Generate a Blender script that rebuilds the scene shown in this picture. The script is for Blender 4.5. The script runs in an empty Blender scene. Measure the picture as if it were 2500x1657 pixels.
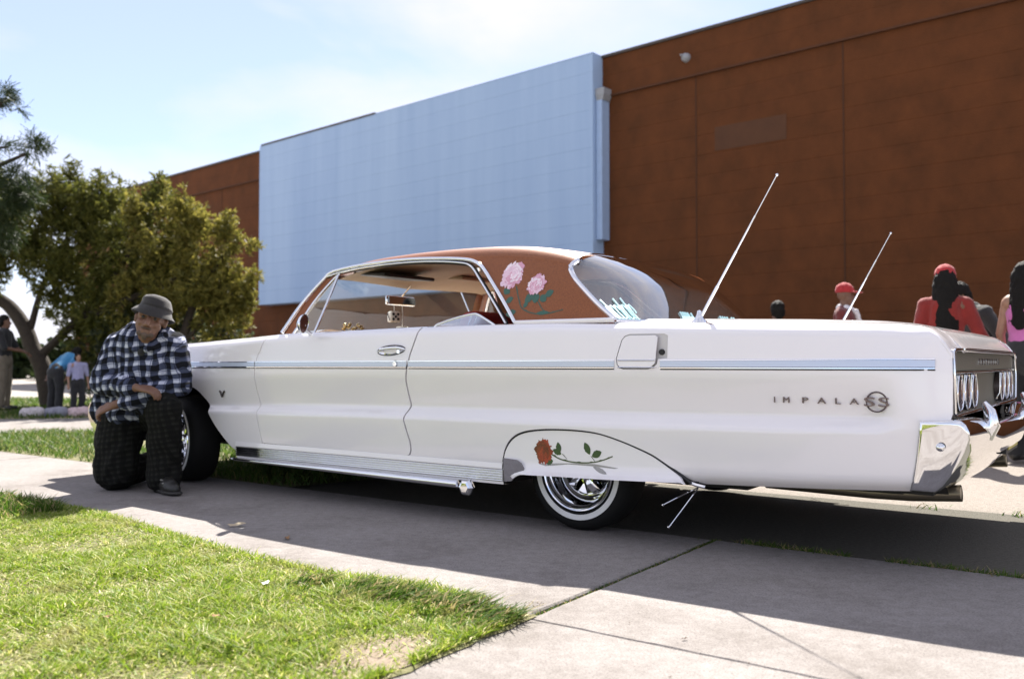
import bpy, bmesh, math, random
import numpy as np
from mathutils import Vector, Matrix, noise
from mathutils.geometry import delaunay_2d_cdt

random.seed(7); RNG = np.random.default_rng(7)
SC = bpy.context.scene
COL = SC.collection
TH = math.radians(35.6)                       # the car's long axis runs away to the left at this angle
XA = np.array([math.cos(TH), -math.sin(TH), 0.0]); YA = np.array([math.sin(TH), math.cos(TH), 0.0])
O = np.array([0.312, 3.945, 0.0])             # ground point under the car's near side, by the rear wheel

# ------------------------------------------------------------------ camera, sky, sun, exposure
cam = bpy.data.cameras.new('camera'); camo = bpy.data.objects.new('camera', cam); COL.objects.link(camo)
camo.location = (0, 0, 0.783); camo.rotation_euler = (math.radians(91.479), 0, 0)
cam.sensor_width = 36; cam.lens = 30.96; cam.clip_end = 3000; cam.clip_start = 0.05
cam.dof.use_dof = True; cam.dof.focus_distance = 3.75; cam.dof.aperture_fstop = 2.6
SC.camera = camo

sx, sy = 0.40, 0.80                            # shadow shift per metre of height, along the car / towards the camera
sv = Vector(-sx * XA + sy * YA + np.array([0, 0, 1.0])).normalized()
SUN_EL = math.asin(sv.z); SUN_AZ = math.atan2(sv.x, sv.y)
sun = bpy.data.lights.new('sun', 'SUN'); suno = bpy.data.objects.new('sun', sun); COL.objects.link(suno)
sun.energy = 3.25; sun.angle = math.radians(0.53); sun.color = (1.0, 0.95, 0.87)
suno.location = sv * 60; suno.rotation_euler = sv.to_track_quat('Z', 'Y').to_euler()

W = bpy.data.worlds.new('World'); SC.world = W; W.use_nodes = True
nt = W.node_tree; N = nt.nodes; L = nt.links
N.clear()
wo = N.new('ShaderNodeOutputWorld'); bg = N.new('ShaderNodeBackground'); sky = N.new('ShaderNodeTexSky')
sky.sky_type = 'NISHITA'; sky.sun_disc = False; sky.sun_elevation = SUN_EL; sky.sun_rotation = SUN_AZ
sky.air_density = 0.62; sky.dust_density = 0.05; sky.ozone_density = 2.0
tc = N.new('ShaderNodeTexCoord'); mp = N.new('ShaderNodeMapping'); mp.inputs['Scale'].default_value = (1.6, 1.0, 4.2)
mp.inputs['Rotation'].default_value = (0.0, 0.12, 0.5)
nz = N.new('ShaderNodeTexNoise'); nz.inputs['Scale'].default_value = 1.7; nz.inputs['Detail'].default_value = 7; nz.inputs['Roughness'].default_value = 0.5
nz.inputs['Distortion'].default_value = 0.35
cr = N.new('ShaderNodeValToRGB'); cr.color_ramp.elements[0].position = 0.40; cr.color_ramp.elements[1].position = 0.64
cr.color_ramp.elements[0].color = (.38, .38, .38, 1); cr.color_ramp.elements[1].color = (.95, .95, .95, 1)
mx = N.new('ShaderNodeMixRGB'); mx.inputs[2].default_value = (4.0, 3.85, 4.2, 1)
L.new(tc.outputs['Generated'], mp.inputs[0]); L.new(mp.outputs[0], nz.inputs['Vector']); L.new(nz.outputs['Fac'], cr.inputs[0])
L.new(cr.outputs[0], mx.inputs[0]); L.new(sky.outputs[0], mx.inputs[1]); L.new(mx.outputs[0], bg.inputs[0])
bg.inputs[1].default_value = 0.062; L.new(bg.outputs[0], wo.inputs[0])
SC.view_settings.view_transform = 'Standard'; SC.view_settings.look = 'None'
SC.view_settings.exposure = 2.12; SC.view_settings.gamma = 1.0; SC.view_settings.use_curve_mapping = False
SC.cycles.max_bounces = 8; SC.cycles.transparent_max_bounces = 12; SC.cycles.sample_clamp_indirect = 8.0

# ------------------------------------------------------------------ materials
def mat(name, col=(0.5, 0.5, 0.5), rough=0.5, metal=0.0, coat=0.0, spec=0.5, var=0.0, vscale=8.0, bump=0.0, bscale=60.0, col2=None, island=0.0, sheen=0.0, coord='Object', stretch=None, coatr=0.03, emit=None):
    m = bpy.data.materials.new(name); m.use_nodes = True
    n = m.node_tree.nodes; l = m.node_tree.links; b = n['Principled BSDF']
    b.inputs['Base Color'].default_value = (*col, 1); b.inputs['Roughness'].default_value = rough; b.inputs['Metallic'].default_value = metal
    b.inputs['Coat Weight'].default_value = coat; b.inputs['Coat Roughness'].default_value = coatr; b.inputs['Specular IOR Level'].default_value = spec
    if sheen: b.inputs['Sheen Weight'].default_value = sheen
    t = n.new('ShaderNodeTexCoord'); src = t.outputs[coord]
    if stretch:
        mm = n.new('ShaderNodeMapping'); mm.inputs['Scale'].default_value = stretch; l.new(src, mm.inputs[0]); src = mm.outputs[0]
    cur = None
    if var or col2:
        z = n.new('ShaderNodeTexNoise'); z.inputs['Scale'].default_value = vscale; z.inputs['Detail'].default_value = 6; z.inputs['Roughness'].default_value = 0.62
        l.new(src, z.inputs['Vector'])
        r = n.new('ShaderNodeValToRGB'); r.color_ramp.elements[0].position = 0.3; r.color_ramp.elements[1].position = 0.7
        c2 = col2 if col2 else tuple(min(1, c * (1 + var)) for c in col); c1 = col if col2 else tuple(c * (1 - var) for c in col)
        r.color_ramp.elements[0].color = (*c1, 1); r.color_ramp.elements[1].color = (*c2, 1)
        l.new(z.outputs['Fac'], r.inputs[0]); cur = r.outputs[0]
    if island:
        g = n.new('ShaderNodeNewGeometry'); h = n.new('ShaderNodeHueSaturation')
        ma = n.new('ShaderNodeMapRange'); ma.inputs['To Min'].default_value = 1 - island; ma.inputs['To Max'].default_value = 1 + island
        l.new(g.outputs['Random Per Island'], ma.inputs['Value']); l.new(ma.outputs[0], h.inputs['Value'])
        if cur: l.new(cur, h.inputs['Color'])
        else: h.inputs['Color'].default_value = (*col, 1)
        cur = h.outputs[0]
    if cur: l.new(cur, b.inputs['Base Color'])
    if bump:
        z = n.new('ShaderNodeTexNoise'); z.inputs['Scale'].default_value = bscale; z.inputs['Detail'].default_value = 5; l.new(src, z.inputs['Vector'])
        bp = n.new('ShaderNodeBump'); bp.inputs['Strength'].default_value = bump; bp.inputs['Distance'].default_value = 0.01
        l.new(z.outputs['Fac'], bp.inputs['Height']); l.new(bp.outputs[0], b.inputs['Normal'])
    if emit:
        b.inputs['Emission Color'].default_value = (*emit, 1); b.inputs['Emission Strength'].default_value = 1
    return m

def glass_mat(name, tint, ior=1.45, boost=1.0, dust=0.0, transl=False):
    m = bpy.data.materials.new(name); m.use_nodes = True
    n = m.node_tree.nodes; l = m.node_tree.links; n.clear()
    o = n.new('ShaderNodeOutputMaterial'); mix = n.new('ShaderNodeMixShader'); tr = n.new('ShaderNodeBsdfTransparent'); gl = n.new('ShaderNodeBsdfGlossy')
    fr = n.new('ShaderNodeFresnel'); fr.inputs['IOR'].default_value = ior; tr.inputs[0].default_value = (*tint, 1); gl.inputs['Roughness'].default_value = 0.01
    mu = n.new('ShaderNodeMath'); mu.operation = 'MULTIPLY'; mu.inputs[1].default_value = boost; mu.use_clamp = True
    l.new(fr.outputs[0], mu.inputs[0]); l.new(mu.outputs[0], mix.inputs[0]); l.new(tr.outputs[0], mix.inputs[1])
    if dust:
        df = n.new('ShaderNodeBsdfTranslucent' if transl else 'ShaderNodeBsdfDiffuse'); df.inputs[0].default_value = (.8, .8, .8, 1); dm = n.new('ShaderNodeMixShader'); dm.inputs[0].default_value = dust
        l.new(tr.outputs[0], dm.inputs[1]); l.new(df.outputs[0], dm.inputs[2]); l.new(dm.outputs[0], mix.inputs[1])
    l.new(gl.outputs[0], mix.inputs[2]); l.new(mix.outputs[0], o.inputs[0])
    return m

M_white = mat('white_paint', (0.87, 0.835, 0.845), 0.28, coat=1.0, var=0.012, vscale=3)
M_chrome = mat('chrome', (0.82, 0.83, 0.85), 0.045, metal=1.0)
M_alu = mat('brushed_aluminium', (0.60, 0.62, 0.66), 0.32, metal=1.0, bump=0.05, bscale=400)
M_darkalu = mat('dark_aluminium', (0.20, 0.19, 0.155), 0.42, metal=0.45, bump=0.05, bscale=300, stretch=(1, 1, 12))
M_insert = mat('pale_trim_insert', (0.55, 0.61, 0.74), 0.30, metal=0.3, coat=0.4)
M_black = mat('black_rubber_and_shadow', (0.012, 0.012, 0.013), 0.55)
M_tyre = mat('tyre_rubber', (0.006, 0.006, 0.006), 0.75, spec=0.25, bump=0.15, bscale=90)
M_ww = mat('whitewall', (0.78, 0.77, 0.75), 0.6, var=0.06, vscale=25)
M_under = mat('underbody_black', (0.012, 0.011, 0.010), 0.8)
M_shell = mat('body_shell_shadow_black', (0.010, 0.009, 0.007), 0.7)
M_candy = mat('copper_flake_paint', (0.31, 0.100, 0.029), 0.42, metal=0.12, coat=0.25, spec=0.3, col2=(0.18, 0.055, 0.016), vscale=160, bump=0.10, bscale=700)
M_headliner = mat('beige_headliner', (0.36, 0.275, 0.18), 0.8, var=0.06)
M_redint = mat('red_vinyl', (0.30, 0.028, 0.022), 0.35, coat=0.3, var=0.1)
M_dash = mat('tan_dashboard', (0.40, 0.27, 0.16), 0.45)
M_glass = glass_mat('clear_glass', (0.93, 0.96, 0.95), 1.4, 0.8)
M_rglass = glass_mat('rear_glass', (0.42, 0.45, 0.44), 1.5, 3.0, dust=0.075)
M_wglass = glass_mat('windscreen_glass', (0.90, 0.93, 0.92), 1.4, 0.8, dust=0.008, transl=True)
M_mirror = mat('mirror_glass', (0.85, 0.88, 0.88), 0.02, metal=1.0)
M_redlens = mat('red_lens', (0.25, 0.01, 0.01), 0.15, coat=1.0)
M_dice = mat('white_plush', (0.75, 0.72, 0.66), 0.9, bump=0.5, bscale=150)
M_gold = mat('gold_metal', (0.65, 0.50, 0.25), 0.2, metal=1.0)
M_emblem = mat('emblem_dark', (0.10, 0.08, 0.075), 0.25, metal=0.7)
M_letter = mat('emblem_chrome', (0.16, 0.12, 0.12), 0.25, metal=0.8)
M_decalcyan = mat('decal_pale_blue', (0.55, 0.80, 0.82), 0.5)

# ------------------------------------------------------------------ mesh helpers
def tag(o, label=None, cat=None, group=None, kind=None):
    if label: o['label'] = label
    if cat: o['category'] = cat
    if group: o['group'] = group
    if kind: o['kind'] = kind
    return o
def empty(name, loc=(0, 0, 0), rz=0.0):
    o = bpy.data.objects.new(name, None); COL.objects.link(o); o.location = loc; o.rotation_euler = (0, 0, rz); o.empty_display_size = 0.2
    return o
def mk(name, V, F, mats, parent=None, smooth=False, midx=None, normals=None, angle=None):
    me = bpy.data.meshes.new(name)
    V = np.asarray(V, float)
    me.from_pydata(V.tolist(), [], [list(map(int, f)) for f in F])
    if not isinstance(mats, (list, tuple)): mats = [mats]
    for m in mats: me.materials.append(m)
    if midx is not None: me.polygons.foreach_set('material_index', np.asarray(midx, np.int32))
    if smooth: me.polygons.foreach_set('use_smooth', np.ones(len(me.polygons), bool))
    if angle is not None and smooth:
        me.set_sharp_from_angle(angle=math.radians(angle))
    if normals is not None:
        me.polygons.foreach_set('use_smooth', np.ones(len(me.polygons), bool))
        me.normals_split_custom_set([tuple(q) for q in normals])
    me.update()
    o = bpy.data.objects.new(name, me); COL.objects.link(o)
    if parent is not None: o.parent = parent
    return o
def quads(name, co, mats, parent=None, two_sided=True):
    """fast mesh of loose quads; co = (n,4,3)"""
    co = np.asarray(co, np.float32); n = len(co)
    me = bpy.data.meshes.new(name)
    me.vertices.add(n * 4); me.vertices.foreach_set('co', co.reshape(-1))
    me.loops.add(n * 4); me.loops.foreach_set('vertex_index', np.arange(n * 4, dtype=np.int32))
    me.polygons.add(n); me.polygons.foreach_set('loop_start', np.arange(0, n * 4, 4, dtype=np.int32))
    if not isinstance(mats, (list, tuple)): mats = [mats]
    for m in mats: me.materials.append(m)
    me.update(calc_edges=True); me.validate()
    o = bpy.data.objects.new(name, me); COL.objects.link(o)
    if parent is not None: o.parent = parent
    return o
class MB:
    def __init__(s): s.V = []; s.F = []; s.I = []
    def add(s, V, F, i=0):
        b = len(s.V); s.V += [tuple(map(float, v)) for v in V]; s.F += [[b + k for k in f] for f in F]; s.I += [i] * len(F); return s
    def box(s, a, b, i=0):
        (x0, y0, z0), (x1, y1, z1) = a, b
        V = [(x0, y0, z0), (x1, y0, z0), (x1, y1, z0), (x0, y1, z0), (x0, y0, z1), (x1, y0, z1), (x1, y1, z1), (x0, y1, z1)]
        return s.add(V, [(0, 3, 2, 1), (4, 5, 6, 7), (0, 1, 5, 4), (1, 2, 6, 5), (2, 3, 7, 6), (3, 0, 4, 7)], i)
    def tube(s, P, r, n=8, i=0, cap=True, squash=None):
        P = [np.array(p, float) for p in P]; R = r if hasattr(r, '__len__') else [r] * len(P)
        up = np.array([0, 0, 1.0]); V = []; prev = None
        for k, p in enumerate(P):
            t = P[min(k + 1, len(P) - 1)] - P[max(k - 1, 0)]; t = t / (np.linalg.norm(t) + 1e-12)
            a = np.cross(t, up)
            if np.linalg.norm(a) < 0.05: a = np.cross(t, np.array([0, 1.0, 0]))
            a /= np.linalg.norm(a)
            if prev is not None and a @ prev < 0: a = -a
            prev = a; b = np.cross(a, t)
            for j in range(n):
                w = 2 * math.pi * j / n
                V.append(p + R[k] * (a * math.cos(w) * (squash or 1) + b * math.sin(w)))
        F = []
        for k in range(len(P) - 1):
            for j in range(n): F.append((k * n + j, k * n + (j + 1) % n, (k + 1) * n + (j + 1) % n, (k + 1) * n + j))
        if cap:
            F.append(tuple(range(n))[::-1]); F.append(tuple((len(P) - 1) * n + j for j in range(n)))
        return s.add(V, F, i)
    def lathe(s, prof, c, axis='y', n=40, i=0, a0=0.0, a1=2 * math.pi, flip=False):
        V = []; full = abs(a1 - a0 - 2 * math.pi) < 1e-6; m = n if full else n + 1
        for k in range(m):
            w = a0 + (a1 - a0) * k / n
            for (r, h) in prof:
                if axis == 'y': V.append((c[0] + r * math.cos(w), c[1] + h, c[2] + r * math.sin(w)))
                elif axis == 'z': V.append((c[0] + r * math.cos(w), c[1] + r * math.sin(w), c[2] + h))
                else: V.append((c[0] + h, c[1] + r * math.cos(w), c[2] + r * math.sin(w)))
        q = len(prof); F = []
        for k in range(n):
            k2 = (k + 1) % m
            for j in range(q - 1):
                f = (k * q + j, k * q + j + 1, k2 * q + j + 1, k2 * q + j); F.append(f[::-1] if flip else f)
        return s.add(V, F, i)
    def build(s, name, mats, parent=None, smooth=False, angle=40):
        return mk(name, s.V, s.F, mats, parent, smooth, s.I, angle=angle if smooth else None)
def bevel_obj(o, w, seg=2, angle=30):
    bm = bmesh.new(); bm.from_mesh(o.data)
    bmesh.ops.remove_doubles(bm, verts=bm.verts, dist=1e-5)
    E = [e for e in bm.edges if len(e.link_faces) == 2 and e.calc_face_angle(0) > math.radians(angle)]
    bmesh.ops.bevel(bm, geom=E, offset=w, segments=seg, profile=0.5, affect='EDGES', clamp_overlap=True)
    for f in bm.faces: f.smooth = True
    bm.to_mesh(o.data); bm.free(); o.data.set_sharp_from_angle(angle=math.radians(50)); return o
def interp(x, pts):
    a = np.array(pts, float); return np.interp(x, a[:, 0], a[:, 1])
def smoothpts(P, n=6):
    """Catmull-Rom through points"""
    P = [np.array(p, float) for p in P]; Q = [2 * P[0] - P[1]] + P + [2 * P[-1] - P[-2]]; out = []
    for k in range(1, len(Q) - 2):
        for j in range(n):
            t = j / n; a, b, c, d = Q[k - 1], Q[k], Q[k + 1], Q[k + 2]
            out.append(0.5 * ((2 * b) + (c - a) * t + (2 * a - 5 * b + 4 * c - d) * t * t + (3 * b - a - 3 * c + d) * t ** 3))
    out.append(P[-1]); return out
def dens(poly, step):
    out = []
    for k in range(len(poly)):
        a = np.array(poly[k], float); b = np.array(poly[(k + 1) % len(poly)], float)
        m = max(1, int(np.ceil(np.linalg.norm(b - a) / step)))
        for j in range(m): out.append(a + (b - a) * j / m)
    return np.array(out)
def inpoly(P, poly):
    x, y = P[:, 0], P[:, 1]; ins = np.zeros(len(P), bool); n = len(poly); j = n - 1
    for i in range(n):
        xi, yi = poly[i]; xj, yj = poly[j]
        c = ((yi > y) != (yj > y)) & (x < (xj - xi) * (y - yi) / ((yj - yi) + 1e-15) + xi)
        ins ^= c; j = i
    return ins
def segdist(P, poly):
    d = np.full(len(P), 1e9)
    for k in range(len(poly)):
        a = poly[k]; b = poly[(k + 1) % len(poly)]; ab = b - a; L2 = ab @ ab + 1e-15
        t = np.clip(((P - a) @ ab) / L2, 0, 1); q = a + t[:, None] * ab
        d = np.minimum(d, np.linalg.norm(P - q, axis=1))
    return d
def panel(name, outline, fmap, mt, parent, holes=(), du=0.06, dv=0.014, flange=(0, 0.014, 0), sv_=4.0, step=0.02, mirror=False, smooth_flange=False):
    """a pressed panel: polygon in (u,v), triangulated, laid on the surface fmap(u,v)->xyz, edges folded inwards"""
    sc = np.array([1.0, sv_])
    loops = [dens(outline, step) * sc] + [dens(h, step) * sc for h in holes]
    allp = np.vstack(loops)
    lo, hi = loops[0].min(0), loops[0].max(0)
    gu = np.arange(lo[0] + du * .5, hi[0], du); gv = np.arange(lo[1] + dv * sv_ * .5, hi[1], dv * sv_)
    G = np.array([(a + (du * .5 if k % 2 else 0), b) for k, b in enumerate(gv) for a in gu])
    if len(G):
        ok = inpoly(G, loops[0])
        for h in loops[1:]: ok &= ~inpoly(G, h)
        G = G[ok]
        if len(G):
            d = np.min([segdist(G, l) for l in loops], axis=0); G = G[d > min(du, dv * sv_) * 0.35]
    pts = np.vstack([allp, G]) if len(G) else allp
    E = []; b = 0
    for l in loops:
        n = len(l); E += [(b + i, b + (i + 1) % n) for i in range(n)]; b += n
    rv, re, rf, *_ = delaunay_2d_cdt([Vector(p) for p in pts], E, [], 0, 1e-7)
    P = np.array([tuple(v) for v in rv]); T = np.array([tuple(f) for f in rf])
    c = P[T].mean(1); ok = inpoly(c, loops[0])
    for h in loops[1:]: ok &= ~inpoly(c, h)
    T = T[ok]; uv = P / sc
    def ev(q): return np.asarray(fmap(q[:, 0], q[:, 1]), float).T
    e = 1e-4; X = ev(uv)
    du_ = ev(uv + [e, 0]) - ev(uv - [e, 0]); dv_ = ev(uv + [0, e]) - ev(uv - [0, e])
    nr = np.cross(du_, dv_); nr /= np.linalg.norm(nr, axis=1)[:, None] + 1e-15
    V = X.tolist(); F = T.tolist(); LN = [nr[i] for f in F for i in f]
    if flange is not None:
        fl = np.array(flange, float)
        for l in loops:
            u = l / sc; A = ev(u); n = len(A); b = len(V)
            V += A.tolist() + (A + fl).tolist()
            for i in range(n):
                j = (i + 1) % n; f = (b + i, b + n + i, b + n + j, b + j)
                q = np.cross(fl, A[j] - A[i]); q = q / (np.linalg.norm(q) + 1e-12)
                F.append(f); LN += [q] * 4
    V = np.array(V)
    if mirror:
        V[:, 1] = 2.0 - V[:, 1]; k = 0; LN2 = []; F2 = []
        for f in F:
            n = len(f); ln = LN[k:k + n][::-1]; k += n; F2.append(list(f)[::-1]); LN2 += [(q[0], -q[1], q[2]) for q in ln]
        F, LN = F2, LN2
    return mk(name, V - CO if parent is not None else V, F, mt, parent, normals=LN)
CO = np.array([-1.25, 1.0, 0.0])

# ================================================================== THE CAR (local frame: x to the tail, y away from us from the near side, z up)
CAR = empty('hardtop_car', tuple(O + XA * CO[0] + YA * CO[1]), -TH)
tag(CAR, 'white two-door hardtop lowrider with copper roof, painted roses and whitewall tyres', 'car')
def cb(mb, name, mt, parent=CAR, smooth=True, angle=40):
    mb.V = [tuple(np.array(v) - CO) for v in mb.V]; return mb.build(name, mt, parent, smooth, angle)
def mir(V): return [(v[0], 2.0 - v[1], v[2]) for v in V]

BELT = [(-4.02, .800), (-3.98, .835), (-3.9, .86), (-3.6, .878), (-3.2, .893), (-2.92, .904), (-2.52, .921), (-2.17, .940), (-1.9, .949), (-1.65, .950), (-1.03, .962), (-.55, .964), (-.2, .962), (.17, .951), (.44, .944), (.725, .934), (1.0, .927), (1.197, .921), (1.30, .918), (1.36, .912), (1.406, .903), (1.44, .885), (1.47, .852), (1.49, .815)]
_bx = np.linspace(-4.02, 1.49, 600); _bz = interp(_bx, BELT)
_k = np.exp(-0.5 * (np.arange(-12, 13) / 5.0) ** 2); _k /= _k.sum()
_bs = np.convolve(np.pad(_bz, 12, mode='edge'), _k, 'valid'); _bw = np.clip((1.40 - _bx) / .05, 0, 1) * np.clip((_bx + 3.95) / .1, 0, 1); _bz = _bs * _bw + _bz * (1 - _bw)
def zb(x): return np.interp(x, _bx, _bz)
def zS(x): return np.where(np.asarray(x) > 1.36, np.maximum(zb(x), .912 - .03 * (np.asarray(x) - 1.36)), zb(x))
RIDB = [(-3.2, .462), (-2.68, .474), (-1.99, .489), (-1.03, .502), (-.41, .504), (.17, .506), (1.05, .526), (1.35, .537)]
RECB = [(-3.2, .500), (-2.72, .511), (-1.99, .532), (-1.03, .549), (-.41, .554), (.17, .560), (1.05, .572), (1.35, .578)]
RECT = [(-3.2, .665), (-2.76, .677), (-1.99, .706), (-1.03, .718), (.17, .724), (1.35, .723)]
SILL = [(-3.9, .215), (-2.5, .215), (-.43, .213), (.5, .276), (.72, .284), (1.04, .298), (1.33, .314), (1.5, .325)]
def ramp(u, w): return w * np.logaddexp(0, u / w)
def S(x, z):
    x = np.asarray(x, float); z = np.asarray(z, float)
    s0 = interp(x, SILL) + .028; s1 = interp(x, RIDB); s2 = interp(x, RECB); s3 = interp(x, RECT); s4 = zS(x) - .16; s5 = zS(x) - .022
    A = 1 / (1 + np.exp((x - 1.265) / .022))
    d = .046 * A
    sl = [-1.6, -.11, d / np.maximum(s2 - s1, .02), -(d - .003) / (s3 - s2), -.03, .11, 1.6]; bz = [s0, s1, s2, s3, s4, s5]; bw = [.010, .0050, .006, .006, .015, .008]
    y = .012 + sl[0] * (z - s0)
    for k in range(6): y = y + (sl[k + 1] - sl[k]) * ramp(z - bz[k], bw[k])
    # normalise so that the ridge is flush with the nominal plane
    y0 = .012 + sl[0] * (s1 - s0)
    for k in range(6): y0 = y0 + (sl[k + 1] - sl[k]) * ramp(s1 - bz[k], bw[k])
    y = y - y0
    plan = .034 * np.maximum(0, (x - 1.34) / .16) ** 2.2 + .05 * np.clip((-x - 3.0) / 1.0, 0, 2) ** 2 + .012 * np.clip((-x - 2.3) / .8, 0, 3)
    # the lip of the front wheel opening rolls outwards a little
    return y + plan
def fside(off=0.0): return lambda x, z: (x, S(x, z) + off, z)
def sidepanel(name, outline, parent=CAR, mt=None, off=0.0, **k):
    o1 = panel(name, outline, fside(off), mt or M_white, parent, **k)
    o2 = panel(name, outline, fside(off), mt or M_white, parent, mirror=True, **k)
    return o1, o2
def zline(x0, x1, f, n): return [(x, float(f(x))) for x in np.linspace(x0, x1, n)]

gapF = [(-2.205, .93), (-2.212, .90), (-2.235, .85), (-2.254, .817), (-2.272, .756), (-2.279, .69), (-2.278, .621), (-2.262, .5), (-2.24, .40), (-2.222, .31)]
gapR = [(-.985, .945), (-.995, .92), (-1.015, .865), (-1.034, .813), (-1.052, .749), (-1.066, .685), (-1.062, .62), (-1.056, .559), (-1.068, .52), (-1.074, .484), (-1.058, .43), (-1.038, .37), (-1.036, .33), (-1.046, .308), (-1.075, .296)]
gF = lambda z: float(np.interp(z, [p[1] for p in gapF][::-1], [p[0] for p in gapF][::-1]))
gR = lambda z: float(np.interp(z, [p[1] for p in gapR][::-1], [p[0] for p in gapR][::-1]))
DB = lambda x: .304 - .007 * (x + 2.22)                                             # bottom edge of the door
# front wheel opening
archR = [(-2.464, .224), (-2.573, .301), (-2.677, .397), (-2.762, .505), (-2.849, .585), (-2.90, .615), (-2.96, .632)]
arch = smoothpts(archR + [(-3.11, .645), (-3.26, .632), (-3.36, .60), (-3.45, .53), (-3.53, .40), (-3.575, .29), (-3.585, .235)], 5)
# --- front fender
fo = [tuple(p) for p in arch[::-1]]                                                # front -> rear along the opening
fo = [(-3.93, .30), (-3.70, .25)] + fo + [(-2.43, .272), (-2.225, .272)] + [(p[0] - .0025, p[1]) for p in gapF[::-1] if p[1] > .3 and p[1] < .935] + zline(-2.206, -3.95, zb, 40) + [(-3.985, .78), (-3.985, .60), (-3.97, .42)]
fender_n, fender_f = sidepanel('front_fender', fo)
# --- door
do = zline(-2.215, -1.075, DB, 12) + [(p[0] - .005, p[1]) for p in gapR[::-1] if p[1] > .296 and p[1] < .94] + zline(-.995, -2.20, lambda x: zb(x) , 24) + [(p[0] + .0025, p[1]) for p in gapF if p[1] < .935 and p[1] > .305]
door_n, door_f = sidepanel('door', do)
# --- quarter panel with the skirt opening and the fuel door opening
skirtL = [(-.445, .225), (-.450, .26), (-.450, .31), (-.437, .365), (-.405, .413), (-.36, .445), (-.30, .464), (-.22, .475), (-.131, .480), (-.03, .480), (.062, .474), (.13, .461), (.206, .440), (.275, .417), (.343, .391), (.395, .362), (.437, .337), (.475, .314), (.512, .288)]
sk = smoothpts(skirtL, 3)
qo = [tuple(p) for p in sk]
botq = zline(.56, 1.355, lambda x: interp(x, SILL), 14)
rear = [(1.375, .42), (1.396, .55), (1.402, .575), (1.49, .578), (1.497, .60), (1.499, .72), (1.496, .79)]
qo = [(-1.02, .272), (-.452, .272)] + [q for q in qo if q[1] > .272 or q[0] > 0] + botq + rear + zline(1.488, -.985, zb, 60) + [(p[0] + .005, p[1]) for p in gapR if p[1] < .94] + [(-1.073, .272)]
fd = [(.178, .772), (.174, .80), (.197, .880), (.212, .897), (.237, .905), (.364, .904), (.400, .904), (.417, .896), (.419, .80), (.376, .797), (.371, .775), (.352, .760), (.325, .752), (.210, .752), (.190, .758)]
quarter_n, _ = panel('quarter_panel', qo, fside(), M_white, CAR, holes=[fd], step=.02), None
quarter_f = panel('quarter_panel', qo, fside(), M_white, CAR, mirror=True)
# --- fuel door, standing a little open at its rear edge
fd2 = [(.184, .773), (.180, .80), (.203, .878), (.217, .893), (.239, .899), (.362, .898), (.374, .890), (.369, .80), (.365, .778), (.349, .765), (.325, .758), (.212, .758), (.194, .763)]
panel('fuel_door', fd2, lambda x, z: (x, S(x, z) - .002 - .05 * np.clip(x - .18, 0, 1), z), M_white, CAR, flange=(0, .006, 0))
mb = MB().box((.16, .016, .745), (.43, .020, .912)); cb(mb, 'fuel_door_recess', mat('recess_paint', (.62, .60, .60), .4), smooth=False)
mb = MB(); mb.lathe([(0, -.012), (.011, -.012), (.013, -.004), (.013, .012)], (.388, .016, .826), 'y', 12); cb(mb, 'fuel_door_latch', M_black)
# --- wheel skirts
def sko(inset):
    P = dens(np.array([tuple(p) for p in sk if p[1] > .262] ), .03)
    c = np.array([.02, .33]); out = []
    pts = [np.array(tuple(p)) for p in sk if p[1] > .262]
    for k, p in enumerate(pts):
        a = pts[max(k - 1, 0)]; b = pts[min(k + 1, len(pts) - 1)]; t = (b - a) / np.linalg.norm(b - a); nrm = np.array([t[1], -t[0]])
        out.append(tuple(p + nrm * inset))
    return out
ss = sko(.0085); bot = [(.49, .287), (.30, .279), (.1, .272), (-.1, .268), (-.30, .262), (-.33, .258), (-.36, .248), (-.38, .236), (-.43, .232)]
def fskirt(x, z):
    lip = .30 - .045 + .0 * x; zz = interp(x, [(-.46, .245), (-.3, .262), (-.1, .268), (.1, .272), (.3, .279), (.5, .287)])
    flare = -.042 * np.exp(-np.maximum(z - zz, 0) / .013)
    return (x, np.minimum(S(x, np.maximum(z, .30)), .016) * 0 + .012 + flare * np.clip((x + .40) / .12, 0, 1), z)
skirt_n = panel('wheel_skirt', ss + bot, fskirt, M_white, CAR, dv=.008, flange=(0, .012, 0))
skirt_f = panel('wheel_skirt', ss + bot, fskirt, M_white, CAR, dv=.008, mirror=True)
for side in (0, 1):                                                                # rubber seal round the skirt
    P = [(p[0], .020, p[1]) for p in sko(.004)]
    mb = MB().tube(P if side == 0 else mir(P), .0075, 6); cb(mb, 'skirt_seal', M_black)
# chrome stone guard at the front lower corner of the skirt
sg = [(-.438, .215), (-.432, .330), (-.35, .326), (-.325, .312), (-.312, .287), (-.318, .278), (-.345, .270), (-.362, .258), (-.375, .240), (-.395, .222)]
panel('skirt_guard', sg, lambda x, z: (x, .012 - .16 * (z - .22) + 0 * x, z), M_chrome, CAR, flange=(0, .01, 0), du=.02, dv=.01)
# --- inner dark shell so that the gaps read dark and light does not shine through
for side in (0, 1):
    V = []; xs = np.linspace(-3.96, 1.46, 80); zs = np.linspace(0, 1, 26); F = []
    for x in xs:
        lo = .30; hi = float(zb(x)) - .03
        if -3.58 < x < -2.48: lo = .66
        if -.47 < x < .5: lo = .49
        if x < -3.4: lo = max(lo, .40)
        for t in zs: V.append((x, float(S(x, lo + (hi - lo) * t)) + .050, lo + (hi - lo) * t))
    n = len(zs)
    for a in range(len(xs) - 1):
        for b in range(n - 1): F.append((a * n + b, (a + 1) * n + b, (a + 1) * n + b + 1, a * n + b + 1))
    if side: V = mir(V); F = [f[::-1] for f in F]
    mb = MB().add(V, F); cb(mb, 'inner_shell', M_shell, smooth=False)
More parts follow.
